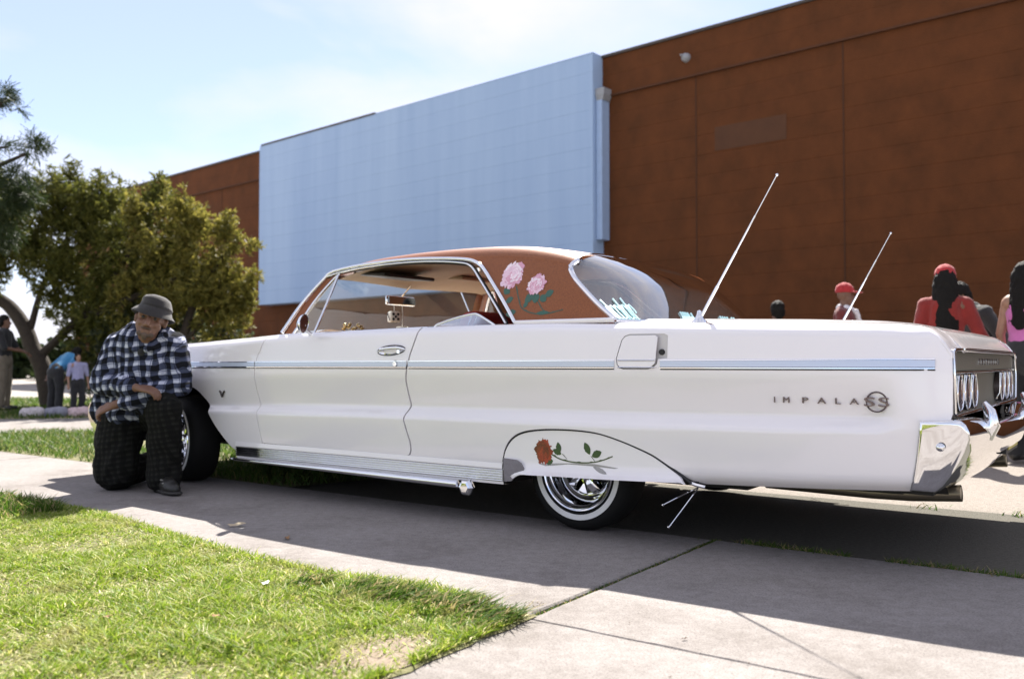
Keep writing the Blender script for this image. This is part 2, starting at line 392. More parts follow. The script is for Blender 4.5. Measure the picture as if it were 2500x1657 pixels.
# wheel wells, floor pan, chassis
mb = MB()
mb.box((-2.45, .10, .20), (-.46, 1.90, .235)); mb.box((-.46, .38, .22), (.62, 1.62, .50)); mb.box((.62, .10, .30), (1.42, 1.90, .36)); mb.box((-3.9, .42, .22), (-2.45, 1.58, .55))
mb.box((-3.75, .34, .655), (-2.5, 1.66, .675)); mb.box((-.47, .06, .50), (.55, 1.94, .515))
mb.box((.80, .18, .285), (1.30, .60, .345)); mb.box((-2.5, .08, .215), (-2.46, 1.92, .62)); mb.box((.515, .05, .28), (.535, 1.95, .52)); mb.box((-.47, .05, .225), (-.455, 1.95, .52))
mb.box((-3.62, .07, .24), (-3.60, 1.93, .62))
cb(mb, 'underbody', M_under, smooth=False)
mb = MB().tube([(-3.11, .2, .28), (-3.11, 1.8, .28)], .04, 10); cb(mb, 'axle', M_under)
mb = MB().tube([(-.09, .2, .28), (-.09, 1.8, .28)], .05, 10).lathe([(0, -.15), (.10, -.1), (.13, 0), (.10, .1), (0, .15)], (-.09, 1.0, .28), 'y', 16)
cb(mb, 'axle', M_under)
# --- rockers with ribbed chrome moulding
for side in (0, 1):
    P = [(x, float(S(x, .285)) + .002, .285) for x in np.linspace(-2.5, -.44, 12)]
    mb = MB(); V = []; F = []; xs = np.linspace(-2.47, -.452, 14)
    prof = [(.002, .302), (.000, .276), (.010, .276), (.012, .20), (.06, .196)]
    for x in xs:
        for (d, z) in prof: V.append((x, d + float(S(x, .32)) - .004, z))
    n = len(prof)
    for a in range(len(xs) - 1):
        for b in range(n - 1): F.append((a * n + b, a * n + b + 1, (a + 1) * n + b + 1, (a + 1) * n + b))
    if side: V = mir(V); F = [f[::-1] for f in F]
    cb(MB().add(V, F), 'rocker_panel', M_white, smooth=False)
    V = []; F = []; prof = []
    z0, z1 = .212, .272; nr = 5
    for k in range(nr):
        for t in np.linspace(0, 1, 7)[:-1 if k < nr - 1 else None]:
            prof.append((-.0065 * math.sin(math.pi * t) ** .8, z1 - (z1 - z0) * (k + t) / nr))
    prof = [(.02, z1 + .001)] + prof + [(.03, z0 - .001)]
    for x in xs:
        for (d, z) in prof:
            taper = max(0.0, min(1.0, (x + 2.47) / .03)); V.append((x, d + float(S(x, .32)) + .004, z))
    n = len(prof); F = []
    for a in range(len(xs) - 1):
        for b in range(n - 1): F.append((a * n + b, a * n + b + 1, (a + 1) * n + b + 1, (a + 1) * n + b))
    if side: V = mir(V); F = [f[::-1] for f in F]
    cb(MB().add(V, F), 'rocker_moulding', M_chrome, smooth=True)
    # lake pipe with turned-out tip
    P = [(-2.505, .03, .185), (-2.49, .0, .196)] + [(x, -.012, .198 - .012 * (x + 2.48) / 1.8) for x in np.linspace(-2.46, -.70, 12)]
    R = [.006, .009] + [.009 + .011 * min(1, max(0, (x + 2.46) / 1.7)) for x in np.linspace(-2.46, -.70, 12)]
    if side: P = mir(P)
    mb = MB().tube(P, R, 14); pipe = cb(mb, 'side_pipe', M_chrome)
    yy = -.022 if not side else 2.022
    mb = MB(); s_ = -1 if not side else 1
    mb.lathe([(.0, .004 * s_), (.024, .004 * s_), (.034, .0), (.043, -.014 * s_), (.041, -.03 * s_), (.026, -.05 * s_), (.018, -.06 * s_)][::1], (-.655, yy, .173), 'y', 6, flip=bool(side))
    mb.V = [tuple(np.array(v) - CO) for v in mb.V]; mb.build('pipe_tip', M_chrome, pipe, False)

# --- belt trim strips: chrome edges and a pale insert, cut at the door gaps and the fuel door
TZ0, TZ1 = (lambda x: .7525 + .002 * (x + 2.9)), (lambda x: .787 + .0022 * (x + 2.3))
def strip(par, xs0, xs1, side, endcap=False, dark_to=None):
    xs = np.linspace(xs0, xs1, max(3, int(abs(xs1 - xs0) / .06))); 
    def sweep(name, prof, mt):
        V = []; F = []
        for x in xs:
            a, b = TZ0(x), TZ1(x)
            for (d, t) in prof: V.append((x, float(S(x, a + (b - a) * t)) + d, a + (b - a) * t))
        n = len(prof)
        for i in range(len(xs) - 1):
            for j in range(n - 1): F.append((i * n + j, (i + 1) * n + j, (i + 1) * n + j + 1, i * n + j + 1))
        for base in (0, (len(xs) - 1) * n): F.append(tuple(base + j for j in range(n)))
        if side: V = mir(V); F = [f[::-1] for f in F]
        mb = MB().add(V, F); mb.V = [tuple(np.array(v) - CO) for v in mb.V]
        return mb.build(name, mt, par, True, 25)
    base = sweep('side_trim', [(.004, -.14), (-.003, -.13), (-.0085, -.06), (-.0085, .06), (-.0035, .10), (-.0035, .88), (-.006, .90), (-.006, 1.0), (.004, 1.03)], M_chrome)
    sweep('trim_insert', [(.002, .125), (-.0047, .13), (-.0047, .86), (.002, .865)], M_insert)
    for t0, t1 in ((.875, .905), (.085, .125), (-.24, -.13)):  # black strips standing in for the shadow gaps beside the trim beads
        sweep('trim_shadow_line', [(.003, t0 - .01), (-.0052 if t0 > 0 else -.0012, t0), (-.0052 if t0 > 0 else -.0012, t1), (.003, t1 + .01)], M_black)
    return base
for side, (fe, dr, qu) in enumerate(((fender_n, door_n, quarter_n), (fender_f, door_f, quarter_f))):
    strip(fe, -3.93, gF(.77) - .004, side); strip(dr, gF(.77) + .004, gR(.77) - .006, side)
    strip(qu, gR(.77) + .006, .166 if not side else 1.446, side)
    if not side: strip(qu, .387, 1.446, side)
# trim across the fuel door
V = []; F = []
mb = MB()
for z in (TZ0(.27) + .002, TZ1(.27) - .001): mb.tube([(x, float(S(x, z)) - .004 - .05 * (x - .18), z) for x in np.linspace(.186, .366, 6)], .0028, 6)
cb(mb, 'fuel_door_trim', M_chrome)

# --- door handle, lock, door mirror, front fender emblem
for side, dr in enumerate((door_n, door_f)):
    mb = MB(); V = []
    P = [(-1.258, -.006, .842), (-1.235, -.020, .848), (-1.19, -.030, .853), (-1.14, -.033, .856), (-1.10, -.030, .857), (-1.08, -.016, .853), (-1.072, -.002, .848)]
    P = [(p[0], p[1] + .005, p[2]) for p in P]
    mb.tube(smoothpts(P if not side else mir(P), 4), .0085, 10)
    mb.lathe([(0, -.010), (.010, -.010), (.013, -.004), (.014, .010)], (-1.110, (0.004 if not side else 1.996), .838), 'y', 14)
    mb.V = [tuple(np.array(v) - CO) for v in mb.V]; h = mb.build('door_handle', M_chrome, dr, True)
    # escutcheon plate under the handle
    mb = MB(); out = []; 
    for k in range(24):
        w = 2 * math.pi * k / 24; out.append((-1.165 + .098 * math.cos(w), .001, .845 + .026 * math.sin(w) + .006 * math.cos(w)))
    V = [(-1.165, .010, .845)] + [(p[0] * .9 - .1165, -.004, p[2] * .9 + .0845) for p in out] + [(p[0], .006, p[2]) for p in out]
    F = [(0, 1 + (k + 1) % 24, 1 + k) for k in range(24)] + [(1 + k, 1 + (k + 1) % 24, 25 + (k + 1) % 24, 25 + k) for k in range(24)]
    if side: V = mir(V); F = [f[::-1] for f in F]
    mb.add(V, F); mb.V = [tuple(np.array(v) - CO) for v in mb.V]; mb.build('handle_plate', M_chrome, dr, True)
    P = [(p[0], .0005, p[2]) for p in out] + [(out[0][0], .0005, out[0][2])]; mb = MB().tube(P if not side else mir(P), .0028, 6, cap=False); mb.V = [tuple(np.array(v) - CO) for v in mb.V]; mb.build('handle_outline', M_black, dr, True)  # thin black ring round the edge of the handle plate
    mb = MB(); y = .0 if not side else 2.0; s_ = 1 if not side else -1
    mb.lathe([(0, -.008 * s_), (.006, -.008 * s_), (.0065, -.011 * s_), (.012, -.011 * s_), (.015, -.004 * s_), (.016, .006 * s_)], (-1.129, y - .002 * s_, .774), 'y', 16, flip=bool(side))
    mb.V = [tuple(np.array(v) - CO) for v in mb.V]; mb.build('door_lock', M_chrome, dr, True)
    P = [(-1.129 + .0165 * math.cos(w), -.0045, .774 + .0165 * math.sin(w)) for w in np.linspace(0, 2 * math.pi, 21)]; mb = MB().tube(P if not side else mir(P), .0028, 6, cap=False); mb.V = [tuple(np.array(v) - CO) for v in mb.V]; mb.build('lock_outline', M_black, dr, True)  # thin black ring round the lock
mb = MB(); mb.tube([(-1.83, .045, .94), (-1.825, .0, .965), (-1.80, -.035, .995)], [.012, .008, .008], 10); arm = cb(mb, 'mirror_stalk', M_chrome)
mb = MB(); mb.lathe([(0, .032), (.03, .028), (.048, .012), (.055, -.004), (.052, -.006)], (0, 0, 0), 'x', 24, flip=True)
R_ = Matrix.Translation((-1.79, -.05, 1.0)) @ Matrix.Rotation(math.radians(22), 4, 'Z') @ Matrix.Rotation(math.radians(8), 4, 'Y') @ Matrix.Rotation(math.pi, 4, 'Z')
mb.V = [tuple(R_ @ Vector(v)) for v in mb.V]; mir_h = cb(mb, 'door_mirror', M_chrome)
mb = MB(); mb.lathe([(0, -.0035), (.050, -.0035)], (0, 0, 0), 'x', 24); mb.V = [tuple(np.array(tuple(R_ @ Vector(v))) - CO) for v in mb.V]
mb.build('mirror_glass', mat('mirror_back_brown', (.16, .07, .05), .15, metal=.6), mir_h, False)
# V-shaped flag emblem on the front fender
def emblem(parent, cx, cz, w, h, y):
    mb = MB()
    def bar(p, q, r): mb.tube([(p[0], y, p[1]), (q[0], y, q[1])], r, 6)
    bar((cx - w * .42, cz + h * .42), (cx, cz - h * .5), .006); bar((cx + w * .42, cz + h * .42), (cx, cz - h * .5), .006)
    for s_ in (-1, 1):
        V = [(cx + s_ * w * .12, y - .003, cz + h * .05), (cx + s_ * w * .5, y - .003, cz + h * .22), (cx + s_ * w * .5, y - .003, cz + h * .5), (cx + s_ * w * .2, y - .003, cz + h * .32)]
        V += [(v[0], y + .004, v[2]) for v in V]
        mb.add(V, [(0, 1, 2, 3), (4, 7, 6, 5), (0, 4, 5, 1), (1, 5, 6, 2), (2, 6, 7, 3), (3, 7, 4, 0)])
    mb.V = [tuple(np.array(v) - CO) for v in mb.V]; return mb.build('flag_emblem', M_emblem, parent, False)
emblem(fender_n, -2.617, .588, .054, .040, float(S(-2.617, .59)) - .006)

# --- lettering on the quarter panel and the tail panel
def text_obj(name, ch, size, ext, mt, parent, M, sxx=1.0):
    cu = bpy.data.curves.new(name, 'FONT'); cu.body = ch; cu.size = size; cu.extrude = ext; cu.align_x = 'CENTER'; cu.resolution_u = 3
    o = bpy.data.objects.new(name, cu); COL.objects.link(o); bpy.context.view_layer.update()
    me = bpy.data.meshes.new_from_object(o.evaluated_get(bpy.context.evaluated_depsgraph_get())); bpy.data.objects.remove(o)
    for v in me.vertices: v.co = M @ Vector((v.co.x * sxx, v.co.y, v.co.z))
    me.materials.clear(); me.materials.append(mt); me.name = name
    o = bpy.data.objects.new(name, me); COL.objects.link(o); o.parent = parent; return o
def Mside(x, z, y): return Matrix.Translation((x - CO[0], y - CO[1], z)) @ Matrix.Rotation(math.radians(90), 4, 'X')
for ch, x, wd in (('I', .868, .9), ('M', .914, 1.15), ('P', .986, 1.6), ('A', 1.049, 1.45), ('L', 1.108, 1.5), ('A', 1.168, 1.45)):
    o = text_obj('badge_letter', ch, .033, .004, M_letter, quarter_n, Mside(x, .626, float(S(x, .638)) - .004), wd)
    o['label'] = 'chrome badge letter ' + ch
mb = MB(); P = [(1.25 + .036 * math.cos(w), float(S(1.25, .638)) - .008, .638 + .036 * math.sin(w)) for w in np.linspace(0, 2 * math.pi, 33)]
mb.tube(P, .0032, 6, cap=False); mb.V = [tuple(np.array(v) - CO) for v in mb.V]; ring = mb.build('emblem_ring', M_letter, quarter_n, True)
text_obj('badge_letter', 'S', .050, .006, M_letter, quarter_n, Mside(1.225, .621, float(S(1.25, .638)) - .010), 1.95)['label'] = 'large chrome badge letter S inside the ring'
text_obj('badge_letter', 'S', .050, .006, M_letter, quarter_n, Mside(1.275, .621, float(S(1.25, .638)) - .010), 1.95)['label'] = 'large chrome badge letter S at the ring edge'

# ------------------------------------------------------------------ top surfaces: hood, decks, trunk lid
def crest(x): return S(x, zb(x))
def ztop(x, y):
    x = np.asarray(x, float); y = np.asarray(y, float); t = np.clip(np.abs(y - 1.0) / .95, 0, 1)
    base = zb(x)
    lid = np.interp(x, [-4.1, -4.0, -3.9, -2.5, -2.0, .1, .9, 1.2, 1.33, 1.40, 1.45, 1.48, 1.505], [.80, .85, .885, .955, .985, .99, .965, .950, .935, .917, .893, .862, .832])
    # body-side crest rounds over, shallow valley, raised centre lid
    e = np.clip((1 - t) / .07, 0, 1); edge = .012 * (1 - (1 - e) ** 2)
    k = 1 / (1 + np.exp((t - .80) / .03))
    return (base + edge) * (1 - k) + np.maximum(lid, base + edge - .02) * k
def ftop(x, y): return (x, y, ztop(x, y))
def toppanel(name, outline, mt=None, **k):
    return panel(name, outline, ftop, mt or M_white, CAR, flange=(0, 0, -.014), du=.05, dv=.05, sv_=1.0, step=.05, **k)
def yline(x0, x1, f, n): return [(x, float(f(x))) for x in np.linspace(x0, x1, n)]
cn = lambda x: float(crest(x)) + .001 + .016 * min(1, max(0, (x - 1.36) / .06))
# rear fender tops either side of the lid
lidn = lambda x: .235 + .0 * x
for m in (False, True):
    toppanel('fender_top', yline(.12, 1.488, cn, 60) + yline(1.488, .60, lambda x: .232, 24) + [(.56, .26), (.28, .26), (.12, .10)], mirror=m)
    toppanel('front_fender_top', yline(-3.99, -2.05, cn, 40) + [(-2.05, .13), (-2.10, .24), (-3.99, .24)], mirror=m)
lid = toppanel('trunk_lid', [(.62, .240)] + yline(.62, 1.503, lambda x: .240, 30) + [(1.503, y) for y in np.linspace(.3, 1.70, 20)] + yline(1.503, .62, lambda x: 1.76, 30) + [(.62, 1.76)])
toppanel('tail_deck', [(.11, .11), (.30, .265), (.612, .265), (.612, 1.735), (.30, 1.735), (.11, 1.89), (.16, 1.5), (.18, 1.0), (.16, .5)])
toppanel('hood', [(-4.0, .25), (-2.16, .25), (-2.27, .6), (-2.31, 1.0), (-2.27, 1.4), (-2.16, 1.75), (-4.0, 1.75)])
toppanel('cowl', [(-2.15, .25), (-2.08, .13), (-1.98, .10), (-1.95, .2), (-2.1, .6), (-2.14, 1.0), (-2.1, 1.4), (-1.95, 1.8), (-1.98, 1.90), (-2.08, 1.87), (-2.15, 1.75), (-2.26, 1.4), (-2.30, 1.0), (-2.26, .6)])
for side in (0, 1):                                                                 # white filler tube closing the gap between fender top and side
    P = [(x, float(S(x, zb(x))) + .0075, float(zb(x)) - .006) for x in np.linspace(1.30, 1.492, 14)] + [(1.488, float(S(1.488, .80)) + .0075, .79)]
    mb = MB().tube(P if not side else mir(P), .009, 8); cb(mb, 'fender_gap_filler', M_white)
mb = MB()                                                                           # bright edge of the trunk lid lip
mb.tube([(1.506, y, float(ztop(1.503, y)) - .001) for y in np.linspace(.245, 1.755, 24)], .004, 6); cb(mb, 'lid_edge', M_chrome)

# ------------------------------------------------------------------ greenhouse
HC = [(-1.98, 1.29), (-1.90, 1.318), (-1.84, 1.340), (-1.70, 1.372), (-1.55, 1.390), (-1.25, 1.401), (-.95, 1.400), (-.68, 1.391), (-.50, 1.374), (-.41, 1.360), (-.25, 1.327), (-.19, 1.310), (-.03, 1.250), (.2, 1.14)]
_hx = np.linspace(-1.98, .2, 200); _hz = np.convolve(np.pad(interp(_hx, HC), 8, mode='edge'), np.ones(17) / 17, 'valid')
def hc(x): return np.interp(x, _hx, _hz)
def yG(z): return .062 + .5 * (z - .95)
def zrail(x): return hc(x) - np.interp(x, [-1.9, -1.7, -1.0, -.75, -.2], [.030, .040, .058, .060, .055])
def sect(x, s):
    """s 0..1 belt to rail on the sloping side, 1..2 rail over to the centre line"""
    x = np.asarray(x, float); s = np.asarray(s, float); zr = zrail(x); H = hc(x); y1 = yG(zr)
    z_lo = .93 + (zr - .93) * np.clip(s, 0, 1); y_lo = yG(z_lo)
    t = np.clip(s - 1, 0, 1); y_hi = y1 + (1.0 - y1) * t
    rise = H - zr
    z_hi = zr + rise * (1 - np.exp(-(y_hi - y1) / .035)) + .022 * t * (2 - t) - .0 * t
    w = 1 / (1 + np.exp(-(s - 1) / .012)); 
    return y_lo + (y_hi - y1), np.where(s < 1, z_lo, z_hi)
def froof(x, v):
    """v 0..2: rail near .. rail far"""
    v = np.asarray(v, float); m = v > 1; vv = np.where(m, 2 - v, v); y, z = sect(x, 1 + vv); return (x, np.where(m, 2 - y, y), z)
hdrF = lambda v: -1.915 - .13 * (1 - (v - 1) ** 2)       # windscreen header, bowed forward
hdrR = lambda v: -.205 - .05 * (1 - (v - 1) ** 2) + .045
vs = np.linspace(0, 2, 41)
ro = [(hdrF(v), v) for v in vs][::-1]
ro = [(x, 0.0) for x in np.linspace(-1.915, -.19, 50)] + [(hdrR(v), v) for v in vs[1:]] + [(x, 2.0) for x in np.linspace(-.19, -1.915, 50)][1:] + [(hdrF(v), v) for v in vs[::-1][1:-1]]
roof = panel('roof', ro, froof, M_candy, CAR, flange=(0, 0, -.018), du=.05, dv=.02, sv_=1.5, step=.04)
# headliner under the roof
def fhead(x, v): a = froof(x, v); return (a[0], np.clip(a[1], .285, 1.715), a[2] - .045)
panel('headliner', [(-1.88, .05), (-.25, .05), (-.30, 1.0), (-.25, 1.95), (-1.88, 1.95), (-1.98, 1.0)], fhead, M_headliner, CAR, flange=None, du=.08, dv=.05, sv_=1.5, step=.05)
# sail panels (from the side window to the rear window)
def fsail(x, z):
    zr = zrail(x); s = (z - .93) / (zr - .93); y, zz = sect(x, np.minimum(s, 1.0)); return (x, y - .004 * np.sin(np.clip(s, 0, 1) * math.pi), z)
railz = lambda x: float(zrail(x))
so = [(-.415, .965), (-.13, .965), (.14, .965), (.122, .98), (.031, 1.043), (-.073, 1.124), (-.152, 1.188), (-.190, 1.235), (-.197, railz(-.195))] + zline(-.21, -1.0, railz, 24) + [(-.93, railz(-.93) - .012), (-.836, 1.318), (-.77, 1.300), (-.732, 1.280), (-.69, 1.245), (-.648, 1.205), (-.523, 1.086), (-.43, .99)]
so = [p for p in so if p[0] > -.935 or p[1] > railz(-.95) - .02]
sail_n = panel('roof_pillar', so, fsail, M_candy, CAR, flange=(0, .016, 0), du=.03, dv=.02, sv_=1.0)
sail_f = panel('roof_pillar', so, fsail, M_candy, CAR, flange=(0, .016, 0), du=.03, dv=.02, sv_=1.0, mirror=True)
for side in (0, 1):
    def put(P, r, name, mt, n=8, par=CAR, squash=None):
        P = [tuple(p) for p in P]; mb = MB().tube(P if not side else mir(P), r, n, squash=squash); mb.V = [tuple(np.array(v) - CO) for v in mb.V]; return mb.build(name, mt, par, True, 60)
    outer = [(-2.108, .060, .957), (-2.028, .150, 1.136), (-1.93, .215, 1.268), (-1.885, .236, 1.312), (-1.769, .246, 1.334), (-1.60, .252, 1.348), (-1.428, .255, 1.354), (-1.25, .256, 1.354), (-1.102, .252, 1.347), (-.95, .246, 1.336), (-.836, .238, 1.322), (-.775, .228, 1.303), (-.732, .216, 1.280), (-.69, .199, 1.245), (-.648, .180, 1.205), (-.523, .121, 1.086), (-.412, .066, .972)]
    gut = put(smoothpts(outer, 5), .0105, 'drip_moulding', M_chrome)
    inner = [(-1.90, .222, 1.285), (-1.83, .236, 1.302), (-1.70, .244, 1.318), (-1.49, .250, 1.330), (-1.25, .251, 1.331), (-1.05, .246, 1.321), (-.90, .238, 1.305), (-.83, .228, 1.290), (-.785, .214, 1.262), (-.735, .192, 1.215), (-.66, .158, 1.145), (-.56, .112, 1.050), (-.475, .070, .968)]
    put(smoothpts([(p[0], p[1] + .012, p[2] + .004) for p in inner], 5), .011, 'window_gasket', M_black)
    put(smoothpts([(p[0], p[1] + .002, p[2] + .006) for p in inner], 5), .0055, 'window_chrome', M_chrome)
    # windscreen pillar
    A0 = np.array(smoothpts([(-2.095, .075, .952), (-2.015, .160, 1.136), (-1.92, .225, 1.268), (-1.87, .245, 1.315)], 5)); A1 = np.array(smoothpts([(-2.035, .085, .952), (-1.955, .168, 1.136), (-1.865, .235, 1.268), (-1.82, .252, 1.305)], 5))
    V = [tuple(p) for p in A0] + [tuple(p) for p in A1] + [tuple(p + np.array([-.02, .05, 0])) for p in A0]; n = len(A0)
    F = [(k, k + n, k + n + 1, k + 1) for k in range(n - 1)] + [(k + 1, k + 1 + 2 * n, k + 2 * n, k) for k in range(n - 1)]
    if side: V = mir(V); F = [f[::-1] for f in F]
    cb(MB().add(V, F), 'windscreen_pillar', M_candy)
    put([tuple(p + np.array([.012, -.008, 0])) for p in A1], .007, 'pillar_chrome', M_chrome)
    # vent window: frame and pane
    vf = put(smoothpts([(-2.02, .072, .950), (-1.945, .165, 1.128), (-1.858, .228, 1.262), (-1.82, .236, 1.296)], 4), .007, 'vent_window', M_chrome)
    dv = put([(-1.828, .060, .945), (-1.818, .145, 1.115), (-1.812, .232, 1.296)], .008, 'vent_divider', M_chrome, par=vf)
    V = [(-2.01, .078, .952), (-1.83, .066, .95), (-1.818, .232, 1.285), (-1.86, .23, 1.262), (-1.945, .17, 1.128)]; F = [(0, 1, 2, 3, 4)]
    if side: V = mir(V); F = [f[::-1] for f in F]
    mb = MB().add(V, F); mb.V = [tuple(np.array(v) - CO) for v in mb.V]; mb.build('vent_pane', M_glass, vf, False)
    # quarter window wound half down
    qc = smoothpts([(-.935, .070, .950), (-.922, .072, .968), (-.895, .078, .982), (-.80, .092, 1.008), (-.699, .102, 1.026), (-.66, .098, 1.020), (-.622, .090, 1.004), (-.541, .072, .966), (-.52, .066, .95)], 4)
    qw = put(qc, .006, 'quarter_window', M_chrome)
    V = [tuple(p) for p in qc]; F = [tuple(range(len(V)))]
    if side: V = mir(V); F = [f[::-1] for f in F]
    mb = MB().add(V, F); mb.V = [tuple(np.array(v) - CO) for v in mb.V]; mb.build('quarter_pane', M_glass, qw, False)
    # belt mouldings: window sill chrome line, base of the sail panel
    put([(x, float(S(x, zb(x))) + .012, float(zb(x)) + .001) for x in np.linspace(-2.06, -.96, 20)], .0045, 'sill_chrome', M_chrome)
    put([(x, .066, .972 - .002 * x) for x in np.linspace(-.41, .13, 8)], .012, 'pillar_moulding', M_white)
    # window sill ledge inside
    V = []; xs = np.linspace(-2.1, .13, 24)
    for x in xs: V += [(x, float(crest(x)), float(zb(x))), (x, .085, float(zb(x)) + .006), (x, .125, float(zb(x)) - .002), (x, .125, .50)]
    F = []
    for k in range(len(xs) - 1):
        for j in range(3): F.append((k * 4 + j, (k + 1) * 4 + j, (k + 1) * 4 + j + 1, k * 4 + j + 1))
    if side: V = mir(V); F = [f[::-1] for f in F]
    mb = MB().add(V, F, 0); mb.I = [0 if k % 3 < 2 else 1 for k in range(len(mb.F))]; cb(mb, 'window_sill', [M_white, M_redint], smooth=False)
# windscreen
def fscr(u, v):
    """u across 0..2 (1 centre), v 0..1 bottom to top"""
    c = 1 - (u - 1) ** 2
    xb = -2.085 - .20 * c; zb_ = .952 + .02 * c; yb = .085 + (1 - .085) * u
    xt = -1.875 - .13 * c; zt = 1.315 + .055 * c; yt = .245 + (1 - .245) * u
    return (xb + (xt - xb) * v, yb + (yt - yb) * v, zb_ + (zt - zb_) * v)
panel('windscreen', [(0, 0), (0, 1), (2, 1), (2, 0)], fscr, M_wglass, CAR, flange=None, du=.1, dv=.2, sv_=1, step=.1)
mb = MB().tube([np.array(fscr(u, 1.01)) + np.array([0, 0, .004]) for u in np.linspace(0, 2, 24)], .009, 8); cb(mb, 'windscreen_header_chrome', M_chrome)
mb = MB().tube([np.array(fscr(u, 0)) for u in np.linspace(0, 2, 24)], .009, 8); cb(mb, 'windscreen_base_chrome', M_chrome)
# rear window, wrapping round at its ends
NE = np.array(smoothpts([(.135, .070, .966), (.122, .075, .980), (.031, .106, 1.043), (-.073, .147, 1.124), (-.150, .181, 1.190), (-.185, .206, 1.240), (-.182, .225, 1.262), (-.168, .245, 1.277)], 5))
CE = np.array(smoothpts([(.222, 1.0, .966), (.212, 1.0, .985), (.155, 1.0, 1.066), (.070, 1.0, 1.167), (-.020, 1.0, 1.243), (-.095, 1.0, 1.288), (-.160, 1.0, 1.318), (-.218, 1.0, 1.340)], 5))
def fback(u, v):
    u = np.asarray(u, float); v = np.asarray(v, float); m = u > 1; uu = np.where(m, 2 - u, u); k = np.linspace(0, 1, len(NE))
    A = np.stack([np.interp(v, k, NE[:, j]) for j in range(3)]); B = np.stack([np.interp(v, k, CE[:, j]) for j in range(3)])
    w = 1 - (1 - uu) ** 5.0; lin = uu
    P = A + (B - A) * w; P[1] = A[1] + (B[1] - A[1]) * lin
    return (P[0], np.where(m, 2 - P[1], P[1]), P[2])
panel('rear_window', [(0, 0), (2, 0), (2, 1), (0, 1)], fback, M_rglass, CAR, flange=None, du=.05, dv=.04, sv_=1.0, step=.04)
rim_ = [fback(0, v) for v in np.linspace(0.03, 1, 24)] + [fback(u, 1.0) for u in np.linspace(0.03, 1.97, 40)] + [fback(2, v) for v in np.linspace(1, .03, 24)]
mb = MB().tube([np.array([float(q) for q in p]) + np.array([0, 0, -.004 * min(1, k / 20)]) for k, p in enumerate(rim_)], [.0125] * 26 + [.009] * 10 + [.006] * (len(rim_) - 36), 8); cb(mb, 'rear_window_chrome', M_chrome)
mb = MB().tube([np.array([float(q) for q in fback(u, .02)]) for u in np.linspace(0, 2, 40)], .010, 8); cb(mb, 'rear_window_base_chrome', M_chrome)
# lettered sticker along the base of the rear window (illegible script): loops and strokes
rr = random.Random(3)
for (u0, u1, vb, hh) in ((.02, .17, .10, .17), (.60, .76, .07, .12), (1.15, 1.4, .07, .12)):
    n = 7; mb = MB()
    for k in range(n):
        uc = u0 + (u1 - u0) * k / n; wd = (u1 - u0) / n
        pts = []
        for j in range(9):
            w = j / 8 * math.pi * 1.7 + rr.uniform(-.3, .3); pts.append((uc + wd * .5 * math.cos(w) * 1.1, vb + hh * .5 + hh * .5 * math.sin(w)))
        mb.tube([np.array([float(q) for q in fback(a, b)]) + np.array([.003, -.004, .004]) for a, b in pts], .004, 5)
        if rr.random() < .7: mb.tube([np.array([float(q) for q in fback(uc, b)]) + np.array([.003, -.004, .004]) for b in (vb - .03, vb + hh * 1.3)], .0045, 5)
    cb(mb, 'window_sticker', M_decalcyan)

# ------------------------------------------------------------------ interior
def seat(x0, y0, y1, top, name, ln):
    mb = MB(); mb.box((x0 - .55, y0, .38), (x0 - .02, y1, .56)); o = mb.build; 
    mb.V = [tuple(np.array(v) - CO) for v in mb.V]; s = mb.build(name, M_redint, CAR); bevel_obj(s, .04, 3)
    mb = MB(); V = [(x0 - .12, y0, .52), (x0 + .03, y0, .50), (x0 + ln + .02, y0, top), (x0 + ln - .09, y0, top)]; V += [(v[0], y1, v[2]) for v in V]
    mb.add(V, [(0, 1, 2, 3), (7, 6, 5, 4), (0, 4, 5, 1), (1, 5, 6, 2), (2, 6, 7, 3), (3, 7, 4, 0)]); mb.V = [tuple(np.array(v) - CO) for v in mb.V]
    b = mb.build('seat_back', M_redint, s); bevel_obj(b, .03, 3)
    mb = MB()
    for k in (.0, .35):
        P = [(x0 + .035 - .10 * k, y0 - .004, .52), (x0 + ln + .02 - .10 * k, y0 - .004, top - .02)]
        mb.tube(P, .007, 6)
    mb.V = [tuple(np.array(v) - CO) for v in mb.V]; mb.build('seat_trim', M_chrome, s, True); return s
seat(-.98, .22, .80, 1.05, 'bucket_seat', .20); seat(-.98, 1.20, 1.78, 1.05, 'bucket_seat', .20)
seat(-.30, .25, 1.75, .98, 'rear_seat', .14)
mb = MB(); mb.box((-.14, .16, .93), (.30, 1.84, .955)); cb(mb, 'parcel_shelf', M_dash, smooth=False)
mb = MB(); V = []
for y in (.13, 1.87): V += [(-2.12, y, .955), (-1.80, y, .955), (-1.72, y, .915), (-1.76, y, .72), (-2.12, y, .72)]
mb.add(V, [(0, 1, 2, 3, 4), (9, 8, 7, 6, 5), (0, 5, 6, 1), (1, 6, 7, 2), (2, 7, 8, 3), (3, 8, 9, 4)]); mb.V = [tuple(np.array(v) - CO) for v in mb.V]
dash = mb.build('dashboard', M_dash, CAR); bevel_obj(dash, .015, 2)
mb = MB().tube([(-1.735, .14, .935), (-1.735, 1.86, .935)], .006, 6); mb.V = [tuple(np.array(v) - CO) for v in mb.V]; mb.build('dash_chrome', M_chrome, dash, True)
